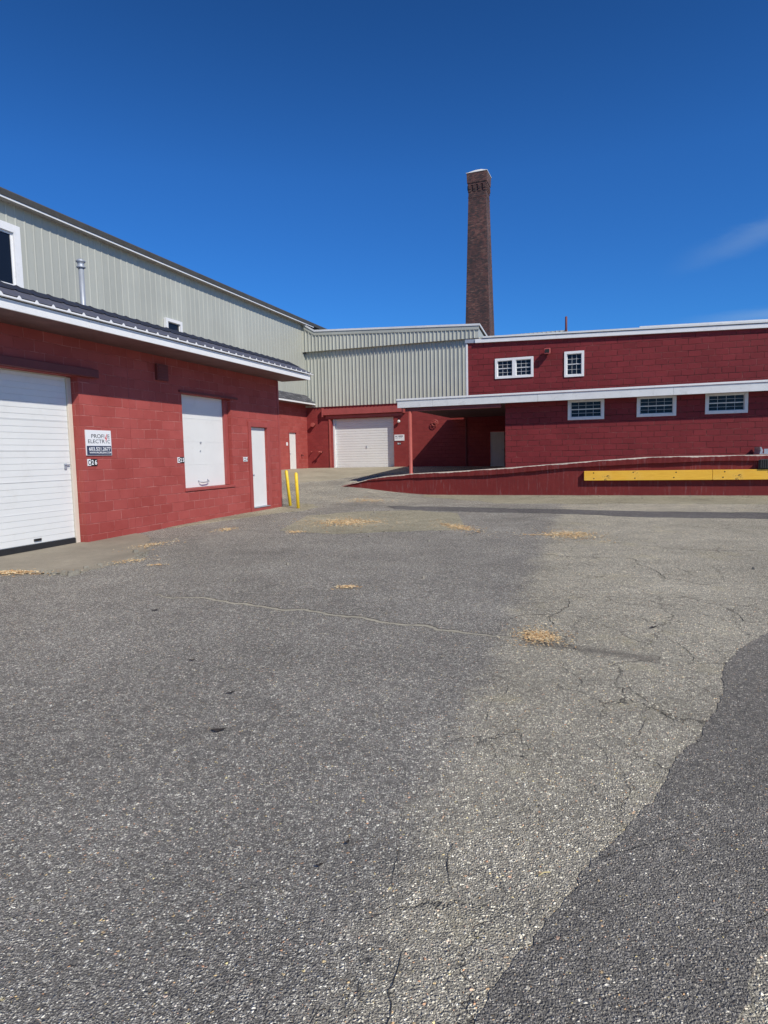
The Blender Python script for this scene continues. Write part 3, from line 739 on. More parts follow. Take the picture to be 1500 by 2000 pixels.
# side door with red frame
mb = MB().box(5.79, 5.925, -.03, -.003, .10, 2.56); mb.box(6.795, 6.93, -.03, -.003, .10, 2.56); mb.box(5.925, 6.795, -.03, -.003, 2.425, 2.56); mb.box(5.925, 6.795, -.03, -.003, .10, .225)
mb.build('door_frame', 'red_trim', b1, .004)
d24 = MB().box(5.935, 6.785, .06, .10, .245, 2.415).build('side_door', 'white', b1, .003)
MB().box(5.935, 6.785, -.05, .058, .225, .243).build('threshold', 'galv', d24)
mb = MB().lathe([(.03, 0), (.03, .01), (.012, .015), (.012, .05), (.03, .055), (.03, .08), (.01, .09)], 14, (6.0, .06, 1.12), 'y'); mb.build('door_knob', 'galv', d24)

# ------------------------------------------------------------------ tall metal-clad hall behind, with its block base and shingled pent roof
O2 = (-4.3135, 37.0, 0)
b2 = thing('metal_hall', 'tall sage green metal-sided hall with dark eaves rising behind the low red building', 'building', O2, W1R)
HW = (-21.4, -18.88, 6.2, 8.34); HS = (-12.46, -11.45, 6.3, 7.03); HD = (-2.27, -1.40, .88, 2.90, .10)
mb = MB(); mb.wall(-30, .3, -.3, 4.93, 0, [HD])
mb.face([(-30, 0, -.3), (-30, 0, 4.93), (-30, 12, 4.93), (-30, 12, -.3)])
mb.build('base_wall', 'red_near', b2)
mb = MB()
mb.ribbed(-30, .2, lambda x: 4.935, lambda x: 8.98, -.03, .305, .075, .035, .014)
mb.face([(-30, -.03, 4.935), (-30, -.03, 8.98), (-30, 12, 8.98), (-30, 12, 4.935)])
mb.face([(2.6, -.02, 4.4), (2.6, 12, 4.4), (2.6, 12, 8.98), (2.6, -.02, 8.98)])
mb.build('siding', 'siding', b2)
MB().box(-.10, -.012, -.06, -.033, 5.0, 8.9).build('corner_trim', 'siding', b2)
MB().box(-30.2, .60, -.30, .0, 8.955, 8.985).build('soffit', 'soffit_grey', b2)
MB().box(-30.2, .62, -.335, -.302, 8.93, 8.985).build('eave_trim', 'white_trim', b2)
mb = MB(); mb.prism([(-.36, 8.99), (-.40, 9.13), (-.30, 9.20), (8, 10.0), (8, 8.99)], -30.3, 2.7, 'x')
mb.build('roof', 'gutter', b2)
def window(parent, x0, x1, z0, z1, y, cols, rows, trim=.09, mat='white_trim', split=True, mull=False, meet=True, sash=.020, muntin=.0075):
    """trim frame proud of the wall, sashes with muntins set back, dark panes"""
    mb = MB(); p = y-.035; q = y+.09
    mb.box(x0, x0+trim, p, q, z0, z1); mb.box(x1-trim, x1, p, q, z0, z1)
    mb.box(x0+trim, x1-trim, p, q, z1-trim, z1); mb.box(x0+trim, x1-trim, p, q, z0, z0+trim)
    xm = (x0+x1)/2
    bays = [(x0+trim, x1-trim)]
    if mull:
        mb.box(xm-trim*.75, xm+trim*.75, p, q, z0+trim, z1-trim); bays = [(x0+trim, xm-trim*.75), (xm+trim*.75, x1-trim)]
    w = mb.build('window', mat, parent, .003)
    ms, mp_ = MB(), MB()
    for a, b in bays:
        za, zb = z0+trim, z1-trim; zm = (za+zb)/2
        halves = [(za, zm, .045), (zm, zb, .03)] if meet else [(za, zb, .035)]
        for lo, hi, dy in halves:
            f0, f1 = y+dy, y+dy+.028
            ms.box(a, a+sash, f0, f1, lo, hi); ms.box(b-sash, b, f0, f1, lo, hi)
            ms.box(a+sash, b-sash, f0, f1, lo, lo+sash*.8); ms.box(a+sash, b-sash, f0, f1, hi-sash*.8, hi)
            for c in range(1, cols):
                xc = a+sash+(b-a-2*sash)*c/cols; ms.box(xc-muntin/2, xc+muntin/2, f0+.006, f1-.003, lo+sash*.8, hi-sash*.8)
            for r_ in range(1, rows):
                zc = lo+(hi-lo)*r_/rows
                xs = [a+sash+(b-a-2*sash)*c/cols for c in range(cols+1)]
                for xa, xb in zip(xs, xs[1:]): ms.box(xa+muntin/2+.001, xb-muntin/2-.001, f0+.007, f1-.004, zc-muntin/2, zc+muntin/2)
            mp_.face([(a, f1-.008, lo), (b, f1-.008, lo), (b, f1-.008, hi), (a, f1-.008, hi)])
    ms.build('sash', mat, w); mp_.build('pane', 'glass', w)
    return w
window(b2, -21.4, -18.88, 4.9, 8.34, -.15, 1, 1, .22, 'white_trim', meet=True, sash=.07)
window(b2, -12.46, -11.45, 5.8, 7.03, -.15, 1, 1, .12, 'white_trim', meet=True)
# pent roof over the far door
mb = MB(); mb.prism([(-.62, 4.56), (-.60, 4.59), (-.035, 5.06), (-.035, 5.0), (-.55, 4.56)], -29, .05, 'x'); pr = mb.build('pent_roof', 'shingle', b2)
MB().box(-29, .05, -.615, -.585, 4.475, 4.555).build('pent_fascia', 'white_trim', pr)
MB().box(-29, .05, -.585, -.003, 4.48, 4.50).build('pent_soffit', 'soffit', pr)
fd = MB().box(-2.265, -1.405, .05, .09, .885, 2.895).build('entry_door', 'white', b2)
mb = MB().lathe([(.03, 0), (.03, .01), (.012, .015), (.012, .05), (.03, .055), (.03, .08)], 12, (-2.18, .05, 1.75), 'y'); mb.build('door_knob', 'galv', fd); MB().lathe([(.03, 0), (.03, .03)], 12, (-2.18, .05, 1.9), 'y').build('deadbolt', 'galv', fd)
mb = MB().box(-2.35, -2.275, -.03, -.003, .85, 2.98); mb.box(-1.395, -1.32, -.03, -.003, .85, 2.98); mb.box(-2.275, -1.395, -.03, -.003, 2.905, 2.98); mb.build('door_frame', 'red_trim', b2)

# ------------------------------------------------------------------ rear link building with the garage door
W2R = math.atan2(RY, RX)
b3 = thing('link_building', 'rear building with ribbed grey metal upper walls above a red block garage front', 'building', O2, W2R)
HG = (1.55, 5.25, -.2, 3.66, .34)
mb = MB(); mb.wall(-.12, 14.5, -.2, 4.40, 0, [HG, (10.53, 11.27, .76, 2.66, .08)])
mb.face([(14.5, 0, -.2), (14.5, 10, -.2), (14.5, 10, 4.4), (14.5, 0, 4.4)])
mb.face([(14.5, 10, -.2), (.02, 10, -.2), (.02, 10, 4.4), (14.5, 10, 4.4)])
mb.build('wall', 'red_wall2', b3)
mb = MB(); mb.ribbed(-.12, 14.4, lambda x: 4.36, lambda x: 7.50, -.05, .213, .07, .026, .048)
mb.face([(.02, -.05, 4.36), (14.4, -.05, 4.36), (14.4, .0, 4.36), (.02, .0, 4.36)][::-1])
mb.build('siding', 'siding_grey', b3)
top2 = lambda x: 8.44-(x-.8)*.050 if x > .8 else 8.86-(x-.1)*.6
mb = MB(); mb.ribbed(-.12, 10.02, lambda x: 7.44, lambda x: top2(x)-.03, -.27, .213, .07, .026, .048)
mb.face([(.02, -.27, 7.44), (10.02, -.27, 7.44), (10.02, -.05, 7.44), (.02, -.05, 7.44)][::-1])
mb.face([(10.02, -.27, 7.44), (10.02, 6, 7.44), (10.02, 6, 6.9), (10.02, -.27, top2(10.02))])
mb.face([(.02, -.27, 7.44), (.02, -.05, 7.44), (.02, -.05, 8.8), (.02, -.27, 8.8)])
mb.build('upper_siding', 'siding_grey', b3)
def sloped_bar(mb, pts, y0, y1, dz0, dz1):
    for (xa, za), (xb, zb) in zip(pts, pts[1:]):
        mb.hexa([(xa, y0, za+dz0), (xb, y0, zb+dz0), (xb, y1, zb+dz0), (xa, y1, za+dz0)], [(xa, y0, za+dz1), (xb, y0, zb+dz1), (xb, y1, zb+dz1), (xa, y1, za+dz1)])
tp = [(.10, top2(.1)), (.80, 8.44), (10.06, top2(10.06))]
mb = MB(); sloped_bar(mb, tp, -.36, -.30, .06, .16)
mb.hexa([(10.062, -.36, top2(10)+.06), (10.11, -.36, top2(10)+.06), (10.11, 6, top2(10)-.80), (10.062, 6, top2(10)-.80)], [(10.062, -.36, top2(10)+.16), (10.11, -.36, top2(10)+.16), (10.11, 6, top2(10)-.70), (10.062, 6, top2(10)-.70)])
mb.build('roof_trim', 'white_old', b3)
mb = MB(); sloped_bar(mb, tp, -.325, -.275, -.13, .055); mb.build('eave_band', 'siding', b3)
mb = MB()
for (xa, za), (xb, zb) in zip(tp, tp[1:]):
    mb.face([(xa, -.29, za+.12), (xb, -.29, zb+.12), (xb, 9.8, zb-1.25), (xa, 9.8, za-1.25)])
mb.build('roof', 'roof_ridge', b3)
MB().box(.03, .10, -.34, -.06, 7.38, 7.43).build('gutter_bracket', 'gutter', b3)
# garage door and its header
mb = MB(); slatted(mb, 1.66, 5.255, .80, 3.71, .30, .142, .03, .015)
gd = mb.build('garage_door', 'white', b3)
mb = MB().box(1.56, 1.655, .18, .335, .3, 3.655); mb.build('door_frame', 'white_trim', b3)
MB().box(3.50, 3.56, .27, .298, 1.98, 2.12).build('lock', 'galv', gd)
mb = MB().box(1.08, 5.90, -.20, -.004, 3.88, 4.22); mb.box(1.05, 1.12, -.24, -.004, 3.78, 4.27); mb.box(5.86, 5.94, -.24, -.004, 3.82, 4.27); mb.box(1.2, 5.8, -.03, -.004, 3.70, 3.86)
mb.build('door_header', 'red_trim', b3, .008)
MB().box(1.40, 1.50, -.05, -.004, .3, 3.66).build('guide_post', 'red_steel', b3)
# six panel door in the shaded recess
mb = MB().box(10.54, 11.26, .05, .075, .77, 2.65)
for c in range(2):
    for z0, z1 in ((.92, 1.52), (1.64, 2.18), (2.28, 2.52)):
        a = 10.62+c*.31; w_, d_ = .25, .012
        mb.box(a, a+w_, .044, .05, z0, z0+.02); mb.box(a, a+w_, .044, .05, z1-.02, z1); mb.box(a, a+.02, .044, .05, z0+.02, z1-.02); mb.box(a+w_-.02, a+w_, .044, .05, z0+.02, z1-.02)
        mb.box(a+.05, a+w_-.05, .040, .05, z0+.05, z1-.05)
pd_ = mb.build('panel_door', 'door_shade', b3)
MB().lathe([(.03, 0), (.03, .01), (.012, .02), (.012, .04), (.03, .05), (.03, .07)], 12, (11.18, .05, 1.72), 'y').build('door_knob', 'galv', pd_)
MB().box(9.24, 9.30, -.06, -.003, .7, 4.0).build('corner_pilaster', 'dark_red', b3)

# ------------------------------------------------------------------ right block building with canopy
b4 = thing('dock_building', 'long dark red block building with white framed windows above and below a white canopy', 'building', (OX, OY, 0), W2R)
WA, WB, WC = (3.585, 4.80, 2.67, 3.40), (5.845, 7.075, 2.69, 3.41), (7.94, 9.185, 2.70, 3.40)
WD, WP, W1_ = (10.3, 11.55, 2.70, 3.40), (1.03, 2.40, 4.255, 4.975), (3.46, 4.125, 4.17, 5.05)
win = [WA, WB, WC, WD]
inset = lambda w, m=.05: (w[0]+m, w[1]-m, w[2]+m, w[3]-m, .12)
mb = MB(); mb.wall(1.39, 16, -.2, 3.55, 0, [inset(w) for w in win])
mb.face([(1.39, 0, -.2), (1.39, 0, 3.55), (1.39, 9.6, 3.55), (1.39, 9.6, -.2)])
mb.face([(16, 0, -.2), (16, 14, -.2), (16, 14, 5.2), (16, 0, 5.2)])
mb.face([(16, 14, -.2), (1.39, 14, -.2), (1.39, 14, 3.55), (16, 14, 3.55)])
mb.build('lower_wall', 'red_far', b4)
zt3 = lambda x: 5.60-.0272*x
mb = MB(); mb.wall(0, 16, 3.55, 5.70, 0, [inset(WP), inset(W1_)], ztop=lambda x: zt3(x)+.06)
mb.face([(0, 0, 3.55), (0, 0, 5.66), (0, 9.6, 5.66), (0, 9.6, 3.55)])
mb.face([(1.39, 14, 3.55), (0, 14, 3.55), (0, 14, 5.6), (16, 14, 5.2), (16, 14, 3.55)])
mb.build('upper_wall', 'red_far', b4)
MB().box(-.035, .03, -.03, -.002, 3.7, 5.58).build('corner_trim', 'white_trim', b4)
mb = MB(); sloped_bar(mb, [(.32, zt3(.32)), (16.2, zt3(16.2))], -.10, -.003, .0, .13); mb.build('fascia', 'white_trim', b4)
mb = MB(); sloped_bar(mb, [(-.06, zt3(-.06)), (.315, zt3(.315))], -.06, -.003, .01, .14); mb.build('fascia_end', 'galv', b4)
mb = MB(); sloped_bar(mb, [(.6, zt3(.6)), (5.6, zt3(5.6)), (16.2, zt3(16.2))], -.13, -.02, .155, .215)
sloped_bar(mb, [(5.9, zt3(5.9)), (16.2, zt3(16.2))], -.05, .3, .225, .27); mb.build('drip_edge', 'white_old', b4)
mb = MB()
for (xa, xb) in ((-.05, 16.2),):
    mb.hexa([(xa, -.06, zt3(xa)+.13), (xb, -.06, zt3(xb)+.13), (xb, 14, zt3(xb)+.0), (xa, 14, zt3(xa)+.0)], [(xa, -.06, zt3(xa)+.152), (xb, -.06, zt3(xb)+.152), (xb, 14, zt3(xb)+.16), (xa, 14, zt3(xa)+.16)])
rf3 = mb.build('roof', 'roof_dark', b4)
MB().lathe([(.04, 5.3), (.04, 6.40), (.02, 6.42)], 12, (3.46, .8, 0)).build('vent_pipe', 'dark_red', rf3)
window(b4, *WP, 0, 3, 2, .085, mull=True)
window(b4, *W1_, 0, 3, 2, .085)
for w in win: window(b4, *w, 0, 4, 2, .10, 'white_old')
# canopy
cano = MB()
zb_, zt_ = 3.34, 3.60
x = -2.58
for xe in (-1.2, 2.6, 6.95, 11.6, 16.1):
    cano.box(x, xe-.006, -.50, -.46, zb_, zt_); x = xe
canopy = cano.build('canopy', 'white_old', b4, .004)
mb = MB().box(-2.60, 16.1, -.53, -.44, zt_+.012, zt_+.075); mb.build('canopy_drip', 'white_trim', canopy)
mb = MB(); mb.hexa([(-2.58, -.458, zb_+.02), (1.388, -.458, zb_+.02), (1.388, 9.5, zb_+.10), (-3.0, 9.5, zb_+.10)], [(-2.58, -.458, zt_), (1.388, -.458, zt_), (1.388, 9.5, zt_), (-3.0, 9.5, zt_)])
mb.box(1.39, 16.1, -.458, -.003, zb_+.02, zt_)
mb.build('canopy_deck', 'soffit', canopy)
mb = MB()
mb.box(-2.3, 1.3, -.42, -.30, zb_-.14, zb_+.015)
mb.build('canopy_beam', 'dark_red', canopy)
mb = MB().lathe([(.085, .80), (.085, .89), (.066, .90), (.066, zb_-.142)], 18, (-2.13, -.36, 0)); mb.build('canopy_post', 'red_steel', canopy)

# ------------------------------------------------------------------ loading ramp retaining wall
rp = thing('loading_ramp', 'red painted concrete ramp wall rising to the loading dock', 'retaining wall', (OX, OY, 0), W2R)
def jag(s, k, amp): return amp*(math.sin(s*3.1+k)+.6*math.sin(s*7.7+2*k)+.5*math.sin(s*17.3+k*3)+.4*math.sin(s*41+k))/2.5
xs = [-5.05+i*.05 for i in range(int(20.4/.05))]
lipb = lambda s: prof(s)-(.17+.02*math.sin(s*1.3))*sst(-4.6, -1.5, s)-.012+jag(s, 1.7, .006)
mb = MB()
for a, b in zip(xs, xs[1:]):
    ya, yb = -1.0+jag(a, .4, .003), -1.0+jag(b, .4, .003)
    mb.face([(a, ya, -.25), (b, yb, -.25), (b, yb, lipb(b)+.03), (a, ya, lipb(a)+.03)])
mb.face([(xs[-1], -1, -.25), (xs[-1], -.72, -.25), (xs[-1], -.72, 1.3), (xs[-1], -1, 1.3)])
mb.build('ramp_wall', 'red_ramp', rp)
mb = MB(); mt = MB()
yl = lambda s: -1.05-.05*sst(-4, 2, s)+jag(s, 2.2, .012)
zl = lambda s: prof(s)+jag(s, 5.1, .006)
zc = lambda s: zl(s)-max(0, .012+jag(s, 9.3, .022))
for a, b in zip(xs, xs[1:]):
    mb.face([(a, yl(a)+.012, lipb(a)), (b, yl(b)+.012, lipb(b)), (b, yl(b), zc(b)-.012), (a, yl(a), zc(a)-.012)])
    mb.face([(a, -.97, lipb(a)+.012), (b, -.97, lipb(b)+.012), (b, yl(b)+.012, lipb(b)), (a, yl(a)+.012, lipb(a))])
    mt.face([(a, yl(a), zc(a)-.012), (b, yl(b), zc(b)-.012), (b, yl(b)+.03, zl(b)+.006), (a, yl(a)+.03, zl(a)+.006)])
    mt.face([(a, yl(a)+.03, zl(a)+.006), (b, yl(b)+.03, zl(b)+.006), (b, -.74, prof(b)+.004), (a, -.74, prof(a)+.004)])
mb.build('ramp_edge', 'red_ramp', rp); mt.build('ramp_coping', 'chipped', rp)

# ------------------------------------------------------------------ brick chimney
ch = thing('chimney', 'tall square tapering brick mill chimney with a pale cap', 'chimney', (9.31, 60.9, 0), R(-21.0))
def frus(mb, z0, w0, z1, w1, n=1):
    a, b = w0/2, w1/2
    c0 = [(-a, -a), (a, -a), (a, a), (-a, a)]; c1 = [(-b, -b), (b, -b), (b, b), (-b, b)]
    for k in range(4):
        j = (k+1) % 4
        mb.face([(*c0[k], z0), (*c0[j], z0), (*c1[j], z1), (*c1[k], z1)])
    mb.face([(*p, z1) for p in c1]); mb.face([(*p, z0) for p in c0][::-1])
mb = MB(); frus(mb, 0, 2.92, 25.10, 1.60); mb.build('shaft', 'brick', ch)
mb = MB(); frus(mb, 24.62, 1.665, 24.70, 1.665); frus(mb, 25.72, 1.70, 25.9, 1.70); frus(mb, 25.9, 1.79, 26.75, 1.86)
frus(mb, 25.104, 1.60, 25.716, 1.60)
for face in range(4):
    for k in range(4):
        u = -.67+k*.447; a = .805
        p = Matrix.Rotation(face*math.pi/2, 3, 'Z')
        for (z0, z1, o_) in ((25.15, 25.35, .045), (25.35, 25.716, .09)):
            q = [p @ Vector(v) for v in ((u-.11, -a-o_, z0), (u+.11, -a-o_, z0), (u+.11, -a, z0), (u-.11, -a, z0), (u-.11, -a-o_, z1), (u+.11, -a-o_, z1), (u+.11, -a, z1), (u-.11, -a, z1))]
            mb.hexa([tuple(v) for v in q[:4]], [tuple(v) for v in q[4:]])
mb.build('corbel_head', 'brick', ch)
mb = MB(); frus(mb, 26.755, 1.93, 26.80, 1.93)
a = .92
apex = .3
for k in range(4):
    c = [(-a, -a), (a, -a), (a, a), (-a, a)]; j = (k+1) % 4; t = [(x*apex, y*apex) for x, y in c]
    mb.face([(*c[k], 26.802), (*c[j], 26.802), (*t[j], 27.20), (*t[k], 27.20)])
mb.face([(-.3, -.3, 27.20), (.3, -.3, 27.20), (.3, .3, 27.20), (-.3, .3, 27.20)])
mb.build('cap', 'capwhite', ch)

# ------------------------------------------------------------------ signs and number plates
def on_w1(s, y, z): return (-5.4805+s*LX+(-y)*.94517, 11.74+s*LY+y*.32657, z)
sg = thing('company_sign', 'white and navy electrician sign with a red lightning bolt left of the dock door', 'sign', on_w1(.08, 0, 1.70), W1R)
MB().box(0, .64, -.022, -.002, 0, .47).build('board', 'sign_white', sg, .002)
MB().box(.012, .628, -.0245, -.0225, .008, .178).build('navy_band', 'sign_navy', sg)
def sz_(px, py): return (px-160)/505*.64, .47-(py-197)/490*.47
def txt(t, x0, x1, yb, yt, mat, bold=0.):
    a, b = sz_(x0, yb), sz_(x1, yt); text_obj(t, a[0], b[0], a[1], b[1], -.0225 if mat != 'sign_white' else -.0248, mat, sg, 'lettering', bold)
txt('PROFI', 268, 525, 350, 275, 'ink'); txt('E', 592, 632, 350, 275, 'ink')
txt('ELECTR', 200, 528, 450, 378, 'ink'); txt('C', 586, 636, 450, 378, 'ink')
txt('603.521.2677', 208, 640, 596, 524, 'sign_white', .018); txt('WWW.PROFILENH.COM', 214, 648, 652, 614, 'sign_white', .012)
bolt = [(578, 262), (535, 362), (556, 362), (545, 420), (582, 352), (562, 352), (584, 270)]
mb = MB(); mb.prism([sz_(*p) for p in bolt], -.0245, -.0226, 'y'); mb.build('bolt_emblem', 'sign_red', sg)
mb = MB(); mb.prism([sz_(*p) for p in ((569, 395), (550, 455), (556, 455), (577, 398))], -.0245, -.0226, 'y'); mb.build('bolt_stroke', 'ink', sg)
def plate(label, loc, rz, chars, w=.26, hh=.11, bgs=None):
    t = thing('number_plate', label, 'number plate', loc, rz, 'unit number plates')
    n_ = len(chars); cw = w/n_
    for k, c in enumerate(chars):
        dark = bgs[k]
        MB().box(k*cw, (k+1)*cw-.001, -.014, -.002, 0, hh).build('tile', 'black' if dark else 'sign_white', t)
        text_obj(c, k*cw+cw*.16, k*cw+cw*.84, hh*.13, hh*.87, -.0145, 'sign_white' if dark else 'ink', t, 'digit', .03)
    return t
plate('three tile plate reading C26 below the company sign', on_w1(.10, 0, 1.51), W1R, 'C26', .24, .125, (0, 1, 1))
plate('three tile plate reading C25 at the edge of the raised dock door', on_w1(2.74, 0, 1.515), W1R, 'C25', .24, .125, (0, 1, 1))
plate('three tile plate reading C24 beside the narrow side door', on_w1(5.50, 0, 1.50), W1R, 'C24', .21, .115, (0, 0, 0))
def on_w2(s, y, z): return (O2[0]+s*RX-y*NX, O2[1]+s*RY-y*NY, z)
def on_w0(s, y, z): return (O2[0]+s*LX-y*.94517, O2[1]+s*LY+y*.32657, z)
t = thing('small_notice', 'small white notice on the wall beside the far entry door', 'notice', on_w0(-2.62, 0, 2.20), W1R)
MB().box(0, .19, -.012, -.002, 0, .17).build('board', 'sign_white', t)
t = thing('business_sign', 'small white business sign on red wall right of the garage door', 'sign', on_w2(5.30, 0, 2.34), W2R)
MB().box(0, .56, -.03, -.002, 0, .33).build('board', 'sign_white', t, .002)
mb = MB()
for k in range(5): mb.box(.235+k*.052, .235+k*.052+.038, -.033, -.0305, .215, .275)
for k in range(2):
    mb.box(.055+k*.05, .055+k*.05+.03, -.033, -.0305, .20, .27)
mb.box(.05, .14, -.033, -.0305, .13, .145); mb.box(.17, .178, -.033, -.0305, .11, .29); mb.box(.235, .45, -.033, -.0305, .15, .163)
mb.build('lettering', 'ink', t)
plate('black plate with two white letters below the small business sign', on_w2(5.46, 0, 2.13), W2R, 'BA', .20, .12, (1, 1))

# ------------------------------------------------------------------ lamps and fittings on the walls
t = thing('wall_lamp', 'round pale lamp on red wall above the small business sign', 'lamp', on_w2(5.60, 0, 3.40), W2R)
MB().lathe([(.07, 0.002), (.07, .03), (.03, .04), (.03, .08)], 14, (0, 0, 0), 'y').build('base', 'dark_red', t)
MB().lathe([(.03, .075), (.075, .10), (.085, .15), (.06, .19), (.02, .2)], 14, (0, 0, -.02), 'y').build('lamp_globe', 'capwhite', t)
def on_w3(s, y, z): return (OX+s*RX-y*NX, OY+s*RY-y*NY, z)
t = thing('floodlight', 'red painted box floodlight on the wall between the upper windows', 'lamp', on_w3(2.80, 0, 5.00), W2R)
MB().box(.06, .13, -.10, -.002, .02, .14).build('bracket', 'dark_red', t)
mb = MB(); mb.hexa([(0, -.28, -.01), (.20, -.28, -.01), (.20, -.08, .03), (0, -.08, .03)], [(0, -.24, .19), (.20, -.24, .19), (.20, -.08, .19), (0, -.08, .19)]); mb.build('housing', 'red_trim', t, .01)
MB().box(.025, .175, -.288, -.276, .03, .15).build('lens', 'dark', t)
t = thing('pipe_stub', 'large red pipe stub high on the wall beside the garage', 'pipe', on_w2(.46, 0, 3.38), W2R, 'pipe stubs on the rear wall')
MB().lathe([(.10, .002), (.10, .16), (.12, .17), (.12, .22)], 16, (0, 0, 0), 'y').build('pipe', 'red_steel', t)
t = thing('fire_connection', 'twin red hose connection low on the wall left of the garage door', 'hose connection', on_w2(.93, 0, 1.84), W2R)
MB().tube([(0, -.002, 0), (0, -.30, 0)], .045, 12).build('pipe', 'dark_red', t)
mb = MB(); mb.tube([(0, -.28, 0), (-.10, -.36, -.02)], .045, 12); mb.build('inlet', 'red_steel', t)
mb = MB(); mb.tube([(0, -.282, 0), (.10, -.36, -.02)], .045, 12); mb.build('inlet', 'red_steel', t)
t = thing('wall_tap', 'small red outlet with a thin spout near the rear corner', 'tap', on_w2(.30, 0, 1.86), W2R)
MB().tube([(0, -.002, 0), (0, -.14, 0), (0, -.16, -.05)], .022, 10).build('pipe', 'red_steel', t)
t = thing('wall_tap', 'stubby dark tap on the sunlit red wall right of the far entry door', 'tap', on_w0(-.85, 0, 1.68), W1R)
MB().tube([(0, -.002, 0), (0, -.10, 0), (0, -.14, -.06)], .035, 10).build('pipe', 'dark_red', t)
t = thing('valve_wheel', 'red valve handwheel on the wall beneath the canopy', 'valve', on_w2(7.62, 0, 3.22), W2R)
mb = MB(); mb.tube([(.17*math.cos(k*math.pi/10), -.12, .17*math.sin(k*math.pi/10)) for k in range(21)], .018, 8)
for k in range(3): mb.tube([(.165*math.cos(k*math.pi/3), -.12, .165*math.sin(k*math.pi/3)), (-.165*math.cos(k*math.pi/3), -.12, -.165*math.sin(k*math.pi/3))], .012, 6)
mb.build('handwheel', 'red_steel', t); MB().tube([(0, -.002, 0), (0, -.14, 0)], .03, 10).build('stem', 'dark_red', t)

# ------------------------------------------------------------------ yellow bumper boards and dock fittings
def bumper(label, s0, s1):
    t = thing('bumper_board', label, 'bumper board', on_w3(s0, -1.0, .59), W2R, 'yellow bumper boards on the dock wall')
    L = s1-s0
    MB().box(0, L, -.135, -.012, 0, .315).build('board', 'yellow_wood', t, .006)
    x = .30
    while x < L-.1:
        for zz in (.07, .245): MB().lathe([(.020, 0), (.020, .004)], 10, (x+rnd.uniform(-.05, .05), -.134, zz+rnd.uniform(-.02, .02)), 'y').build('bolt', 'dark', t)
        x += 1.25
    return t
bumper('long yellow timber bumper bolted to the red dock wall', 4.20, 8.06)
bumper('yellow timber bumper butted to the right end of the long one', 8.07, 12.2)
t = thing('dock_bumper', 'black ribbed rubber buffer hung on the dock wall above the yellow board', 'dock bumper', on_w3(9.34, -1.07, .92), W2R)
mb = MB().box(0, .55, -.02, -.002, 0, .30); mb.build('back_plate', 'gutter', t)
mb = MB()
for k in range(9): mb.box(.03+k*.056, .03+k*.056+.046, -.12, -.021, .02, .28)
mb.build('rubber_block', 'rubber', t, .006)
t = thing('dock_plate', 'grey steel dock plate with an upturned edge lying on the dock', 'dock plate', on_w3(9.38, -.95, 1.37), W2R)
MB().box(.05, 1.9, -.02, .9, 0, .02).build('plate', 'galv', t)
mb = MB(); mb.prism([(0, 0), (.07, 0), (.09, .12), (.04, .22), (.01, .22), (.03, .12)], -.02, .9, 'y'); mb.build('side_lip', 'galv', t)
MB().box(.12, 1.9, -.035, -.022, .0, .16).build('front_lip', 'galv', t)

# ------------------------------------------------------------------ bollards
def bollard(label, base, top):
    x, y = base; z = h(x, y)
    t = thing('bollard', label, 'bollard', (x, y, z), 0, 'yellow bollards at the building corner')
    d = Vector((top[0]-x, top[1]-y, top[2]-z)); L = d.length
    q = d.to_track_quat('Z', 'Y').to_euler(); t.rotation_euler = q
    r_ = .046
    MB().lathe([(r_, -.15), (r_, L-.012), (r_-.01, L)], 20).build('pipe', 'yellow', t)
    MB().lathe([(r_-.012, L+.001), (r_-.012, L+.004), (r_*.4, L+.018), (.005, L+.022)], 20).build('cap', 'yellow', t)
bollard('leaning yellow pipe bollard nearer the red building corner', (-2.81, 19.18), (-2.90, 19.20, 1.18))
bollard('yellow pipe bollard set further out from the red building corner', (-2.44, 18.19), (-2.475, 18.2, 1.13))

# ------------------------------------------------------------------ wood chip piles
def pile(label, cx, cy, rx, ry, n_, size, ang=0., mound=.015, seed=0, tail=None):
    r_ = random.Random(seed); mb = MB(); ca, sa = math.cos(ang), math.sin(ang)
    for k in range(n_):
        while True:
            sp_ = .38 if r_.random() < .72 else .85
            u, v = r_.gauss(0, sp_), r_.gauss(0, sp_)
            if u*u+v*v < 4: break
        if tail and r_.random() < tail[2]:
            t = r_.random(); x, y = cx+tail[0]*t+r_.gauss(0, .04), cy+tail[1]*t+r_.gauss(0, .05); rr = 1
        else:
            a, b = u*rx, v*ry; x, y = cx+a*ca-b*sa, cy+a*sa+b*ca; rr = u*u+v*v
        z = h(x, y)+.010+mound*max(0, 1-rr)*r_.random()
        L = size*r_.uniform(.5, 1.4); w = L*r_.uniform(.16, .4); a = r_.uniform(0, math.pi*2); ti = r_.uniform(-.5, .5); ro = r_.uniform(-.5, .5)
        q = [(-L/2, -w/2), (L/2, -w/2*.6), (L/2*.95, w/2), (-L/2, w/2*.8)]
        pts = []
        for p0, p1 in q: pts.append((x+p0*math.cos(a)-p1*math.sin(a), y+p0*math.sin(a)+p1*math.cos(a), z+abs(p0*math.sin(ti))*(1 if p0 > 0 else 0)+p1*math.sin(ro)+.002))
        mb.hexa(pts, [(p0, p1, p2+.003) for p0, p1, p2 in pts])
    o = mb.build('wood_chips', 'chips'); o['kind'] = 'stuff'; o['label'] = label
    return o
pile('broad tan scatter of wood chips on the pale paving patch', -.86, 14.25, .85, .95, 1500, .034, .0, .008, 1, (.8, -.05, .12))
pile('tan wood chips at the right edge of the pale paving patch', 1.52, 12.95, .30, .95, 620, .034, .3, .008, 2)
pile('oblong tan scatter of wood chips right of the pale seam', 3.36, 11.45, .52, .62, 1000, .030, -.15, .008, 3, (-.8, .12, .10))
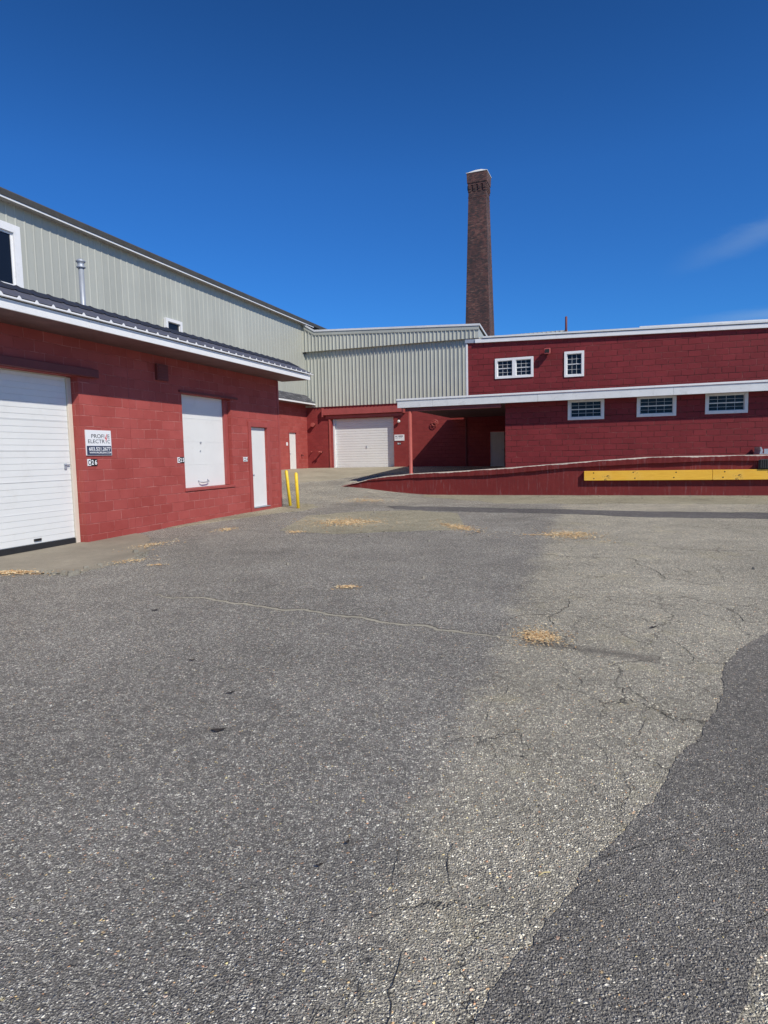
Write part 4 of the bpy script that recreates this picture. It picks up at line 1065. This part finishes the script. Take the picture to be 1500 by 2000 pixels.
pile('orange wood chips beside the dark stain on the asphalt', 1.29, 5.27, .19, .22, 900, .016, .2, .01, 4)
pile('tiny orange cluster of wood chips on the dark asphalt', -.44, 7.36, .14, .09, 150, .024, 0, .008, 5)
pile('thin wood chips near the foot of the red block wall', -4.1, 11.2, .26, .5, 200, .03, -.3, .012, 6)
pile('wood chips scattered along the broken apron edge', -3.82, 9.5, .34, .2, 150, .028, .9, .01, 7)
pile('thick drift of wood chips against the apron at far left', -5.25, 8.72, .6, .17, 800, .03, -.05, .02, 8)
pile('sparse wood chips ahead of the bollards', -1.77, 12.6, .20, .25, 160, .03, 0, .01, 9)
pile('faint wood chips below the start of the ramp', -.55, 20.6, .85, .9, 420, .04, -.2, .01, 10)
pile('few wood chips left of the pale paving patch', -3.3, 13.3, .25, .35, 200, .03, 0, .01, 11)
pile('small stray bunch of wood chips off the apron', -3.27, 9.12, .10, .06, 60, .028, 0, .008, 12)

# leaves and a straw
def leaf(label, x, y, L, w, a, mat='leaf', name='fallen_leaf', cat='leaf', grp='dark leaves on the asphalt'):
    r_ = random.Random(int(x*1000+y*77)); mb = MB(); z = h(x, y)+.008
    top, bot = [], []
    n_ = 7
    for k in range(n_):
        t = k/(n_-1); ww = w*math.sin(math.pi*min(.97, max(.05, t)))*r_.uniform(.7, 1.2)
        for lst, sg_ in ((top, 1), (bot, -1)):
            p0, p1 = (t-.5)*L, sg_*ww/2; lst.append((x+p0*math.cos(a)-p1*math.sin(a), y+p0*math.sin(a)+p1*math.cos(a), z+.006*r_.random()+.012*abs(t-.5)))
    for k in range(n_-1): 
        q = [bot[k], bot[k+1], top[k+1], top[k]]
        mb.face(q); 
    o = mb.build(name, mat); tag(o, label, cat, grp)
    sm = o.modifiers.new('thick', 'SOLIDIFY'); sm.thickness = .002
leaf('largest dark leaf lying alone on the near left asphalt', -.99, 3.60, .085, .04, .1)
leaf('small dark leaf in the foreground close to a second one', -.28, 2.36, .030, .018, .5)
leaf('smaller rounded dark leaf just beyond the foreground one', -.18, 2.50, .022, .018, 1.0)
leaf('thin dark leaf farther off, beyond the largest leaf', -1.06, 4.17, .07, .02, .2)
leaf('dark leaf on the pale lane right of the orange chips', 2.33, 5.48, .10, .03, .3)
leaf('dark speck of leaf on the left asphalt below the seam', -1.52, 4.86, .05, .02, .0)
leaf('curled dark leaf on the asphalt near the left end of the seam', -2.37, 6.46, .09, .03, .4)
o = MB().tube([(.55, 2.272, h(.55, 2.27)+.008), (.575, 2.285, h(.57, 2.28)+.012), (.60, 2.292, h(.6, 2.29)+.008)], .0025, 6).build('straw', 'straw'); tag(o, 'short pale straw lying on the foreground asphalt', 'straw')
